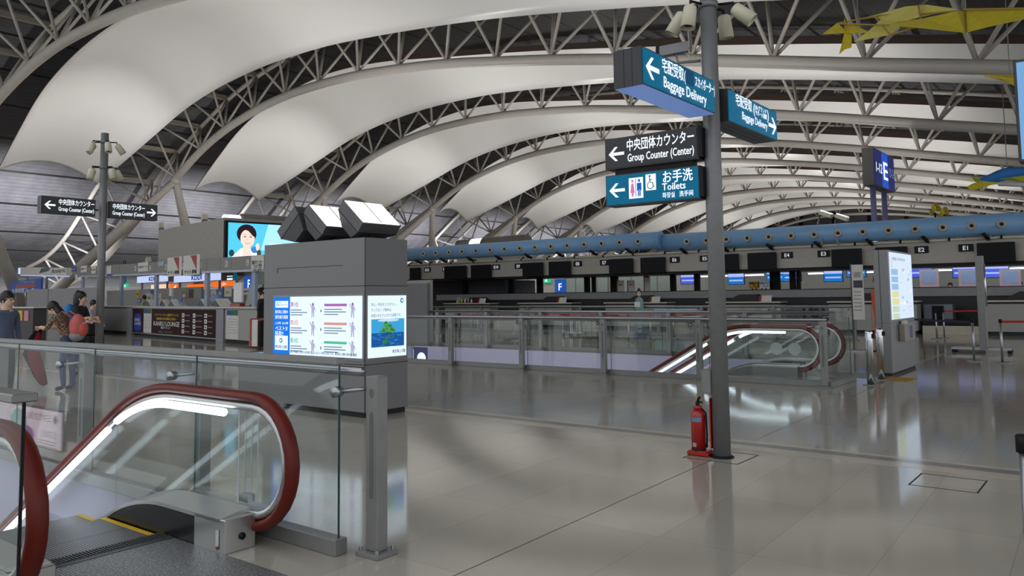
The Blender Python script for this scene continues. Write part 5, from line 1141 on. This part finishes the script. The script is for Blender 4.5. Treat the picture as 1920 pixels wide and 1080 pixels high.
sp(ell(.25, .72, .135, .25), E_HR, 'hair', .010); sp(ell(.262, .60, .098, .235), E_SK, 'face_shape', .014)
sp([(.16, .66), (.19, .84), (.27, .80), (.35, .64), (.375, .74), (.33, .93), (.22, .96), (.15, .86)], E_HR, 'fringe', .018)
for x in (.225, .305): sp(ell(x, .64, .018, .014, 10), E_HR, 'eye', .020); sp([(x - .03, .685), (x, .70), (x + .03, .685), (x, .69)], E_HR, 'brow', .020)
sp([(.262, .60), (.272, .545), (.255, .545)], em('screen_nose', (232, 180, 164), 1.0), 'nose', .020); sp([(.225, .50), (.265, .485), (.305, .50), (.285, .455), (.245, .455)], E_LIP, 'lips', .020); sp([(.235, .493), (.265, .482), (.295, .493), (.28, .470), (.25, .470)], E_WH, 'teeth', .023)
sp(ell(.36, .30, .05, .085), em('screen_blue', (60, 140, 210), 1.0), 'blue_flower', .020); sp(ell(.40, .38, .025, .10), E_SK, 'hand', .022); sp(ell(.42, .22, .03, .09), em('screen_brown', (90, 90, 80), .7), 'leaf', .021); sp(ell(.05, .2, .035, .09), em('screen_green', (40, 90, 90), .7), 'leaf', .012); sp(rect(.56, .44, .8, .49), E_WH, 'white_lettering', .006)
for y0, y1, r, lab, lit in ((2.3, 3.0, .30, 'white glowing rounded roof lamp on the block, behind the portrait screen', True), (3.1, 5.5, .38, 'grey rounded roof housing behind the portrait screen', False)):
    t = gthing('roof_lamp', lab, 'lamp', 9.4, 0, 5.2); B().tube([(0, y0, -.08), (0, y1, -.08)], r, 18).ob('barrel', em('barrel_glow', (248, 250, 255), 1.6) if lit else mat('grey_barrel', (112, 110, 106), .5), t)
for s, o, z, lab in ((1.95, .1, 5.2, 'small cream spotlight on the upper left corner of the grey block'), (7.4, .2, 5.2, 'cream twin spotlight on top of the grey block'), (2.3, -.6, 3.4, 'small cream spotlight at the lower left of the grey block')):
    t = gthing('small_spotlight', lab, 'lamp', s, 2 + o, z, 'cream spotlights on the grey block'); B().cyl((0, 0, 0), (0, 0, .12), .05, n=8).obox((0, 0, .2), (.22, -.05, .06), (0, .12, 0), (-.04, 0, .13)).ob('head', M_CREAM, t)
# glazed door area with F sign right of the white signs
dr_ = gthing('glazed_front', 'pale olive glazed front right of the white lit signs', 'glazing', 9.0, 3.5); B().box(0, 8, 0, .1, 0, 2.9).ob('pane', mat('pale_olive_glass', (136, 142, 120), .35), dr_); B().box(-.08, 0, -.02, .12, 0, 2.95).ob('frame', M_POST, dr_)
t = gthing('wall_sign', 'blue F sign on the glazed front', 'sign', 9.75, 3.40, 2.3); B().box(-.5, .5, -.05, 0, -.35, .35).ob('board', em('lit_blue_sign', (34, 92, 190)), t); text('F', .4, E_WHITE, t, (0, -.05, -.2), UX, UZ, align='CENTER', bold=.05)
poster('white banner with blue lettering across the glazed front', 10.8, 1.95, 2.6, .30, o=3.19, words='関空ツアーデスク', wm=P_BLUE)
# pale fascia with card picture at far left
af = gthing('lit_fascia', 'pale fascia with a card picture and lettering at the far left', 'fascia', -19.6, 0); B().prism([(0, 3.52), (12.2, 3.12), (12.2, 3.56), (0, 4.0)], (0, -.02, 0), UX, UZ, (0, .3, 0)).ob('board', mat('pale_cream_fascia', (214, 211, 202), .5), af)
B().prism([(-.7, 3.56), (0, 3.54), (0, 3.97), (-.7, 3.99)], (0, -.03, 0), UX, UZ, (0, .3, 0)).ob('lit_end', em('lit_end_white', (200, 212, 250), 1.0), af); B().prism([(0, 3.42), (12.2, 3.02), (12.2, 3.10), (0, 3.50)], (0, -.03, 0), UX, UZ, (0, .2, 0)).ob('light_rail', em('pale_blue_rail_glow', (170, 184, 220), .8), af)
plate([(5.5, 3.42), (8.0, 3.50), (8.5, 3.72), (6.0, 3.72)], mat('card_teal', (70, 92, 96), .4), af, (0, -.02, 0), UX, UZ, 'card_picture'); text('Americ', .28, M_BLACK, af, (8.7, -.02, 3.32), UX, UZ, width=3.3, bold=.02)
for s in (1.9, 7.3): B().box(s - .1, s + .1, 0, .1, 0, 3.4).ob('post', M_POST, af)
bs = gthing('hanging_sign', 'blue sign with red and white lettering at the far left', 'sign', -13.2, -1, 2.6); B().box(-4.4, 4.4, 0, .1, -.42, .38).ob('board', mat('sign_blue', (24, 82, 170), .4), bs); plate(rect(-2.5, -.12, 3.0, .1), M_RED, bs, (0, 0, 0), UX, UZ, 'red_band'); text('インフォメーション', .16, M_WHITE, bs, (-1.6, 0, .16), UX, UZ, width=4.4); text('外貨両替コーナー', .22, M_WHITE, bs, (-3.6, 0, -.38), UX, UZ, width=7.2, bold=.04); text('TRAVELEX', .12, P_YEL, bs, (-2.0, 0, -.08), UX, UZ, width=4.0); [B().box(q, q + .1, .1, .2, -2.6, .3).ob('post', M_POST, bs) for q in (-3, 2.9)]
pp = thing('partition_panel', 'long tall grey partition panel behind the people at the left', 'partition'); q0, q1 = F(50, 624), F(182, 630)
d_ = (q1 - q0); l_ = d_.length; d_.normalize(); n_ = Vector((-d_.y, d_.x, 0))
B().obox(q0 + d_ * l_ / 2 + Z1 * 1.12, d_ * l_ / 2, n_ * .05, Z1 * 1.12).ob('panel', mat('mid_grey_partition', (132, 131, 132), .55), pp); B().obox(q0 + d_ * l_ * .33 + Z1 * 1.12 - n_ * .052, d_ * .02, n_ * .004, Z1 * 1.12).ob('joint', M_KDARK, pp)
sh = thing('magazine_rack', 'dark rack with yellow and pink magazines beside the man at the left edge', 'rack', F(24, 640)); B().box(-1.6, 1.9, 0, .5, 0, 1.35).ob('body', mat('dark_rack', (66, 62, 66), .6), sh); B().box(-1.7, 2.0, -.05, .55, 1.35, 1.40).ob('top', M_PAPER, sh)
for i in range(5): B().box(-1.3 + .6 * i, -.9 + .6 * i, -.03, 0, .85, 1.25).ob('magazine', (cols[6], mat('poster_pink', (196, 130, 150), .6), cols[2])[i % 3], sh)

# ------------------------------------------------------------------ people
def fig(label, base, rz, h, J, paint, hair, R=None, long=False):
    """one skinned body from joints given in local metres for a 1.70 m figure"""
    k = h / 1.70
    t = thing('person', label, 'person', base, rz)
    BON = [('pelvis', 'waist'), ('waist', 'chest'), ('chest', 'neck'), ('neck', 'head'), ('head', 'crown'), ('chest', 'shl'), ('shl', 'ell'), ('ell', 'wrl'), ('wrl', 'hal'), ('chest', 'shr'), ('shr', 'elr'), ('elr', 'wrr'), ('wrr', 'har'), ('pelvis', 'hil'), ('hil', 'knl'), ('knl', 'anl'), ('anl', 'tol'), ('pelvis', 'hir'), ('hir', 'knr'), ('knr', 'anr'), ('anr', 'tor')]
    RAD = dict(pelvis=.135, waist=.125, chest=.14, neck=.052, head=.082, crown=.06, sh=.062, el=.045, wr=.034, ha=.03, hi=.09, kn=.062, an=.045, to=.04)
    if R: RAD.update(R)
    names = list(J); me = bpy.data.meshes.new('body')
    me.from_pydata([Vector(J[n]) * k for n in names], [(names.index(a), names.index(b)) for a, b in BON], [])
    o = bpy.data.objects.new('body', me); COL.objects.link(o)
    m = o.modifiers.new('s', 'SKIN'); m.use_smooth_shade = True; sv = me.skin_vertices[0].data
    for i, n in enumerate(names):
        r = RAD.get(n, RAD.get(n[:2], .05)) * k; flat = .78 if n in ('pelvis', 'waist', 'chest') else 1
        sv[i].radius = (r, r * flat if flat < 1 else r); sv[i].use_root = n == 'pelvis'
    s = o.modifiers.new('u', 'SUBSURF'); s.levels = 2; s.render_levels = 2
    bpy.context.view_layer.update(); dg = bpy.context.evaluated_depsgraph_get(); m2 = bpy.data.meshes.new_from_object(o.evaluated_get(dg), depsgraph=dg)
    bpy.data.objects.remove(o); m2.name = 'body'
    m2.materials.clear(); ms = []
    for v in paint.values():
        if v not in ms: ms.append(v)
    for v in ms: m2.materials.append(v)
    def seg(p, a, b):
        d = b - a; u = max(0, min(1, (p - a).dot(d) / max(d.length_squared, 1e-9))); return (p - a - d * u).length
    for f in m2.polygons:
        c = f.center; best = min(BON, key=lambda e: seg(c, Vector(J[e[0]]) * k, Vector(J[e[1]]) * k) - .3 * RAD.get(e[1], RAD.get(e[1][:2], .05)))
        key = best[1]; key = key if key in paint else key[:2]
        f.material_index = ms.index(paint.get(key, list(paint.values())[0])); f.use_smooth = True
    ob = bpy.data.objects.new('body', m2); COL.objects.link(ob); ob.parent = t
    hd = Vector(J['head']) * k; 
    up = (Vector(J['crown']) * k - hd).normalized(); fwd = Vector(J['tol']) - Vector(J['anl']); fwd.z = 0; fwd.normalize()
    fwd = (fwd - up * fwd.dot(up)).normalized(); sd = up.cross(fwd)
    Mh = Matrix((fwd, sd, up)).transposed().to_4x4()
    hc = hd + up * .045 * k - fwd * .018 * k
    B().ball(hc, .108 * k, (1.0, .90, 1.05), Mh, 16).ob('hair', hair, t) if hair else None
    if hair and long: B().ball(hd - fwd * .06 * k - up * .10 * k, .10 * k, (.7, .95, 1.5), Mh, 14).ob('hair_length', hair, t)
    B().ball(hd + fwd * .035 * k - up * .01 * k, .082 * k, (.80, .86, 1.18), Mh, 16).ob('face', M_SKIN, t)
    B().ball(hd + fwd * .105 * k - up * .015 * k, .018 * k, (1, .7, 1.2), Mh, 8).ob('nose', M_SKIN, t)
    for s_ in (-1, 1):
        B().ball(hd + fwd * .092 * k + sd * s_ * .03 * k + up * .02 * k, .010 * k, (.6, 1, .7), Mh, 8).ob('eye', M_BLACK, t)
        B().ball(hd + sd * s_ * .078 * k - up * .01 * k - fwd * .005 * k, .022 * k, (.8, .4, 1.3), Mh, 8).ob('ear', M_SKIN, t)
        w = Vector(J['ha' + ('l' if s_ > 0 else 'r')]) * k; wr = Vector(J['wr' + ('l' if s_ > 0 else 'r')]) * k; d = (w - wr).normalized(); e = d.orthogonal().normalized()
        b = B()
        for i in range(4):
            L_ = (.055, .065, .06, .048)[i] * k; r0 = w + e * (i - 1.5) * .018 * k
            b.tube([r0, r0 + d * L_ * .6, r0 + d * L_ - d.cross(e) * .018 * k], [.010 * k, .0095 * k, .007 * k], 6)
        b.ob('fingers', M_SKIN, t); B().tube([w - d * .03 * k + e * .025 * k, w + e * .05 * k + d * .01 * k, w + e * .052 * k + d * .035 * k], [.011 * k, .010 * k, .008 * k], 6).ob('thumb', M_SKIN, t)
    B().ball(hd + fwd * .094 * k - up * .048 * k, .018 * k, (.4, 1.2, .35), Mh, 8).ob('mouth', mat('lips', (160, 96, 88), .5), t)
    return t
def stand(lean=.0, arms=((0, .22, 1.12), (.03, .23, .86)), step=.06):
    x = lean
    J = dict(pelvis=(0, 0, .93), waist=(.3 * x, 0, 1.08), chest=(.75 * x, 0, 1.30), neck=(x, 0, 1.45), head=(1.15 * x + .02, 0, 1.57), crown=(1.25 * x + .02, 0, 1.66),
             shl=(.85 * x, .18, 1.38), ell=(arms[0][0], arms[0][1], arms[0][2]), wrl=(arms[1][0], arms[1][1], arms[1][2]), hal=(arms[1][0] + .02, arms[1][1], arms[1][2] - .07),
             shr=(.85 * x, -.18, 1.38), elr=(arms[0][0], -arms[0][1], arms[0][2]), wrr=(arms[1][0], -arms[1][1], arms[1][2]), har=(arms[1][0] + .02, -arms[1][1], arms[1][2] - .07),
             hil=(0, .09, .86), knl=(step, .10, .48), anl=(step * .3, .10, .07), tol=(step * .3 + .15, .11, .03), hir=(0, -.09, .86), knr=(-step * .2, -.10, .48), anr=(-step, -.10, .07), tor=(-step + .15, -.11, .03))
    return J
def paint(shirt, legs, shoes=M_DARK, sleeve=None, arm=None):
    sl = sleeve or shirt
    return dict(pelvis=legs, waist=shirt, chest=shirt, neck=shirt, head=M_SKIN, crown=M_SKIN, sh=shirt, el=sl, wr=arm or sl, ha=M_SKIN, hi=legs, kn=legs, an=legs, to=shoes)
def plaid():
    m = mat('brown_plaid_cloth', (120, 104, 84), .8); nt = m.node_tree; b = nt.nodes['Principled BSDF']; tc = nt.nodes.new('ShaderNodeTexCoord')
    ck = nt.nodes.new('ShaderNodeTexChecker'); ck.inputs['Scale'].default_value = 24; ck.inputs[1].default_value = (*lin((138, 122, 98)), 1); ck.inputs[2].default_value = (*lin((78, 66, 56)), 1)
    nt.links.new(tc.outputs['Object'], ck.inputs[0]); nt.links.new(ck.outputs[0], b.inputs['Base Color']); return m
M_JEAN = mat('blue_denim', (50, 66, 104), .8, 0, .12, 20); M_PLAID = plaid(); CAMR = Vector((.788, .615, 0))
RZL = math.atan2(-.615, -.788); RZR = math.atan2(.615, .788)
# woman shaking out a jacket
b1 = F(126, 732); J = stand(.20, ((.30, .20, 1.14), (.46, .10, 1.17)), .05); J['head'] = (.30, 0, 1.50); J['crown'] = (.36, 0, 1.58); J['neck'] = (.21, 0, 1.41); J['hal'] = (.52, .08, 1.15); J['har'] = (.52, -.08, 1.15)
fig('person in plaid shirt and jeans bending forward, holding up a dark jacket, pink backpack on', b1, RZL, 1.66, J, paint(M_PLAID, M_JEAN, sleeve=M_PLAID, arm=M_SKIN), M_HAIR, long=True)
bp = thing('backpack', 'pink-red backpack with a grey base on the person in the plaid shirt', 'backpack', b1, RZL); M_PINK = mat('salmon_pink_nylon', (196, 100, 94), .7, 0, .08, 12)
B().ball((-.15, 0, 1.14), .18, (.72, .9, 1.30), n=18).ob('main_bag', M_PINK, bp); B().ball((-.25, 0, 1.10), .115, (.7, 1, 1.25), n=14).ob('front_pocket', mat('bright_salmon_nylon', (200, 88, 78), .7), bp); B().ball((-.14, 0, .98), .14, (.95, 1.05, .75), n=14).ob('grey_base', mat('grey_nylon', (140, 138, 144), .7), bp)
for s in (-1, 1): B().tube([(-.10, s * .11, 1.32), (.06, s * .13, 1.42), (.16, s * .14, 1.32), (.12, s * .15, 1.12), (-.05, s * .15, .98)], .02, 8, squash=(.5, 1.3)).ob('strap', M_PINK, bp)
B().tube([(-.30 + .10 * (1 - math.cos(a)) * .5, .09 * math.sin(a), 1.10 + .12 * math.cos(a)) for a in [i * PI / 10 for i in range(21)]], .006, 6).ob('zip', M_WHITE, bp)
jk = thing('jacket', 'dark jacket with a dark red lining hanging from the hands of the person in plaid', 'jacket', b1, RZL)
def cloth(pts, w, m, n, par, y=0.0):
    A = [(x, y - a / 2, z) for (x, z), a in zip(pts, w)]; C = [(x + .04 * math.sin(i * 1.7), y + a / 2, z) for i, ((x, z), a) in enumerate(zip(pts, w))]
    o = B().ribbon(A, C, (.02, 0, 0)).ob(n, m, par); return o
B().tube([(.54, 0, 1.10), (.62, 0, .92), (.68, .02, .70), (.58, .0, .48), (.50, .02, .28), (.42, .03, .12)], [.05, .11, .15, .13, .10, .05], 14, squash=(1, .45)).ob('outer_cloth', mat('charcoal_jacket', (22, 20, 26), .9, 0, .15, 18, .1), jk)
B().tube([(.52, .03, 1.05), (.54, .05, .90), (.59, .07, .68), (.53, .07, .48), (.45, .06, .28), (.37, .05, .10)], [.03, .07, .12, .12, .10, .05], 12, squash=(1, .45)).ob('red_lining', mat('dark_red_lining', (104, 24, 32), .9, 0, .15, 18, .1), jk)
# man at the left edge
b2 = F(3, 757); J = stand(.02, ((-.02, .24, 1.12), (.05, .24, .88)), .04)
fig('person in blue-grey shirt and glasses at the left edge, facing right', b2, RZR - .3, 1.76, J, paint(mat('blue_grey_shirt', (84, 92, 116), .8, 0, .12, 14), mat('dark_navy_trousers', (28, 30, 46), .85)), M_HAIR)
gl = thing('glasses', 'thin glasses on the person at the left edge', 'glasses', b2, RZR - .3)
for s in (-1, 1): B().tube([(.145, s * .035 + .026 * math.cos(a), 1.65 + .02 * math.sin(a)) for a in [i * PI / 6 for i in range(12)]], .003, 6, closed=True).tube([(.145, s * .06, 1.655), (.05, s * .088, 1.655)], .003, 6).ob('rim', M_CHROME, gl)
# travellers at the counter
def at_depth(px, d):
    w = wray(px, 560); f = (R3 @ Vector((0, 0, -1))); t = d / (w.x * f.x + w.y * f.y); return Vector((w.x * t, w.y * t, 0))
b3 = at_depth(148, 17.5); fig('person with long black hair and a turquoise backpack at the counter, facing right', b3, RZR, 1.80, dict(stand(.03, ((.12, .2, 1.12), (.32, .15, 1.18))), **{}), paint(mat('black_top', (28, 26, 30), .8), mat('black_trousers', (24, 24, 30), .85), sleeve=mat('black_top', (28, 26, 30)), arm=M_SKIN), M_HAIR)
t = thing('backpack', 'turquoise and navy backpack on the person with long black hair', 'backpack', b3, RZR); B().ball((-.20, 0, 1.30), .2, (.65, .85, 1.25), n=16).ob('main_bag', mat('turquoise_nylon', (30, 120, 176), .7), t); B().ball((-.28, -.04, 1.22), .13, (.8, 1, 1.2), n=14).ob('navy_pocket', mat('navy_nylon', (40, 48, 84), .7), t)
B().ball((-.02, 0, 1.62), .12, (.8, 1.0, 1.9), n=14).ob('hanging_strap', M_HAIR, t)
b4 = at_depth(147, 19.5); fig('small person in a white top standing behind the plaid-shirted one', b4, RZR, 1.45, stand(), paint(mat('white_top', (190, 188, 186), .8), M_JEAN), M_HAIR)
b5 = at_depth(168, 24); fig('person in a pale shirt leaning at the counter beside a black suitcase', b5, RZR, 1.62, stand(.10, ((.18, .2, 1.12), (.36, .16, 1.0))), paint(mat('pale_lilac_shirt', (170, 168, 184), .8), mat('dark_trousers', (30, 32, 44), .85)), M_HAIR)
b6 = at_depth(168, 20.5); t = thing('suitcase', 'big black suitcase stack in front of the person in the pale shirt', 'suitcase', b6, RZR); B().box(-.25, .25, -.35, .35, .06, .72, .05).ob('shell', M_DARK, t); B().box(-.22, .22, -.3, .3, .73, 1.05, .05).ob('bag', mat('black_bag_cloth', (22, 22, 28), .8), t); B().tube([(-.1, -.2, .72), (-.1, -.2, 1.15), (-.1, .2, 1.15), (-.1, .2, .72)], .012, 8).ob('pull_handle', M_STEEL, t)
for a in (-.2, .2):
    for c in (-.28, .28): B().cyl((a, c - .02, .04), (a, c + .02, .04), .04, n=10).ob('wheel', M_DARK, t)
b7 = G(1.2, 1.6); fig('person with brown hair working behind the group counter, right of the left signpost', b7, RZL, 1.86, stand(), paint(mat('cream_blouse', (196, 190, 150), .8), mat('dark_skirt', (40, 40, 52), .8)), mat('brown_hair', (56, 36, 28), .5, 0, .2, 40))
b8 = G(-15.5, 1.0); fig('person in a white shirt behind the counter at the far left', b8, RZL, 1.9, stand(), paint(M_WHITE, mat('dark_skirt', (40, 40, 52))), M_HAIR)
b9 = at_depth(489, 26.5); fig('person in a black jacket half hidden behind the left edge of the pillar', b9, RZR, 1.93, stand(.04), paint(mat('black_jacket', (24, 26, 30), .85), mat('black_trousers', (24, 24, 30))), M_HAIR)
t = thing('cap', 'black and white cap on the person half hidden behind the pillar', 'cap', b9, RZR); B().ball((.03, 0, 1.90), .14, (1, .95, .7), n=14).ob('crown', M_DARK, t); B().ball((.08, -.02, 1.88), .09, (1, 1, .7), n=12).ob('white_patch', M_WHITE, t)
t = thing('suitcase', 'red and white suitcase beside the pillar, next to the person in black', 'suitcase', at_depth(483, 25.8), RZR); B().box(-.18, .18, -.28, .28, .06, .98, .05).ob('shell', M_RED, t); B().box(-.08, .10, -.285, -.28, .1, .95).ob('white_stripe', M_WHITE, t); B().box(.12, .2, -.29, .29, .08, .9).ob('dark_edge', M_DARK, t)
for i, (px, c, lab) in enumerate(((1741, M_WHITE, 'person in white behind the far counter, left of three'), (1782, mat('pale_pink_shirt', (206, 180, 176), .8), 'person in pale pink behind the far counter, middle of three'), (1913, M_WHITE, 'person in white behind the far counter at the right edge'))):
    p = AY(px, 540, 44.6); fig(lab, (p.x, 44.6, 0), -PI / 2, 2.0, stand(), paint(c, M_DARK), M_HAIR)

# ------------------------------------------------------------------ hanging sculptures
def k1(x, y): return (1500 + x / 4.571, y / 4.571)
def kite_sheet(pts, m, n, par, th=.03):
    P_ = [AY(*k1(x, y), Y) for x, y, Y in pts]
    b = bmesh.new(); a = [b.verts.new(p) for p in P_]; b.faces.new(a); bmesh.ops.triangulate(b, faces=b.faces)
    r = bmesh.ops.extrude_face_region(b, geom=list(b.faces)); bmesh.ops.translate(b, vec=(0, th, th), verts=[v for v in r['geom'] if isinstance(v, bmesh.types.BMVert)])
    bmesh.ops.recalc_face_normals(b, faces=b.faces); x = B(); x.join(b); return x.ob(n, m, par)
kt = thing('flying_machine', 'large yellow cloth flying machine hanging at the top right', 'sculpture')
kite_sheet([(760, 212, 22), (1060, 165, 21.6), (1340, 102, 21), (1405, 96, 21), (1920, 88, 19.5), (2000, 90, 19.3), (2000, 150, 19.0), (1920, 165, 19.0), (1600, 235, 19.6), (1415, 282, 20)], M_YEL, 'front_wing', kt)
M_YEL2 = mat('pale_yellow_cloth', (226, 216, 110), .7, 0, .06, 6)
kite_sheet([(450, 182, 24), (690, 122, 23.5), (900, 62, 23), (1080, 46, 22.6), (1340, 82, 22), (1160, 120, 22.3), (1040, 145, 22.4), (860, 192, 22.6), (690, 222, 23), (700, 170, 23.2), (640, 150, 23.6)], M_YEL2, 'rear_wing', kt)
kite_sheet([(465, 358, 22.4), (590, 268, 22.6), (690, 172, 23), (860, 192, 22.6), (850, 238, 22.3), (770, 300, 22)], M_YEL2, 'lower_wing', kt)
kite_sheet([(195, 295, 23.5), (320, 200, 24), (400, 285, 23.6)], M_YEL, 'tailplane', kt); kite_sheet([(400, 215, 24), (470, 225, 23.8), (595, 282, 23), (400, 286, 23.6)], M_YEL, 'tailplane', kt)
kite_sheet([(380, 155, 24), (412, 285, 23.7), (442, 290, 23.6), (440, 408, 23.4), (385, 425, 23.4), (335, 466, 23.3), (378, 290, 23.6)], M_YEL, 'fin', kt)
for a in (((330, 200, 24), (700, 220, 23), (980, 240, 22)), ((330, 198, 24), (690, 130, 23.4), (1000, 125, 22.6), (1340, 95, 21.4)), ((330, 205, 24), (760, 215, 22.2)), ((640, 140, 23.5), (770, 300, 22)), ((1015, 50, 22.6), (1035, 165, 22.2)), ((765, 300, 22), (990, 235, 21.8)), ((1405, 96, 20.9), (1415, 285, 19.9)), ((1405, 80, 20.8), (2000, 72, 19.3)), ((690, 215, 23), (1040, 165, 22.2), (1400, 98, 21))):
    B().tube([AY(*k1(x, y), Y) for x, y, Y in a], .022, 6).ob('spar', M_YFR, kt)
p = AY(*k1(1405, 90), 20.9); B().cyl(p, (p.x, p.y, 14.2), .05, n=8).ob('hanging_rod', M_POST, kt)
p = AY(*k1(500, 190), 23.8); B().cyl(p, (p.x, p.y, 14.4), .012, n=6).ob('hanging_wire', M_POST, kt)
k3 = thing('flying_machine', 'small yellow slatted ornament hanging by the right edge below the big yellow one', 'sculpture')
for i in range(5): B().tube([AY(*k1(1590 + 30 * i, 648), 26), AY(*k1(1880, 690 + 16 * i), 25)], .03, 6).ob('slat', M_YEL, k3)
kite_sheet([(1590, 645, 26), (1860, 645, 26), (1880, 690, 25), (1760, 700, 25.5)], M_YEL, 'sheet', k3, .02); p = AY(*k1(1800, 650), 26); B().cyl(p, (p.x, p.y, 14), .012, n=6).ob('hanging_wire', M_POST, k3)
def k1(x, y): return (1600 + x / 5.4, 240 + y / 5.4)
k2 = thing('flying_machine', 'blue, green and yellow dragon-like flying figure hanging at the right', 'sculpture')
M_KB = mat('kite_blue', (50, 124, 200), .6); M_KG = mat('kite_green', (170, 190, 50), .7)
Pb = [AY(*k1(x, y), 46) for x, y in ((1290, 535), (1400, 512), (1480, 485), (1560, 460), (1640, 445), (1728, 438), (1850, 445))]
B().tube(Pb, [.15, .25, .3, .3, .25, .2, .15], 14).ob('body', M_KB, k2)
kite_sheet([(1490, 520, 45), (1600, 505, 44.5), (1728, 485, 44), (1850, 480, 43), (1850, 560, 43), (1728, 545, 44), (1640, 535, 44.6)], M_KG, 'wing', k2)
kite_sheet([(1150, 600, 45.5), (1200, 570, 45.5), (1300, 540, 45.6), (1490, 560, 45), (1340, 590, 45.4), (1300, 610, 45.4), (1190, 632, 45.4)], M_YEL, 'head', k2); kite_sheet([(1190, 485, 46), (1250, 520, 46), (1310, 490, 46), (1270, 550, 45.8), (1230, 545, 45.8)], M_KG, 'crest', k2)
B().tube([AY(*k1(1480, 568), 45), AY(*k1(1728, 575), 44), AY(*k1(1850, 578), 43)], .10, 8).ob('white_spar', M_WHITE, k2); p = AY(*k1(1560, 455), 46); B().cyl(p, (p.x, p.y, 13), .02, n=6).ob('hanging_wire', M_POST, k2)
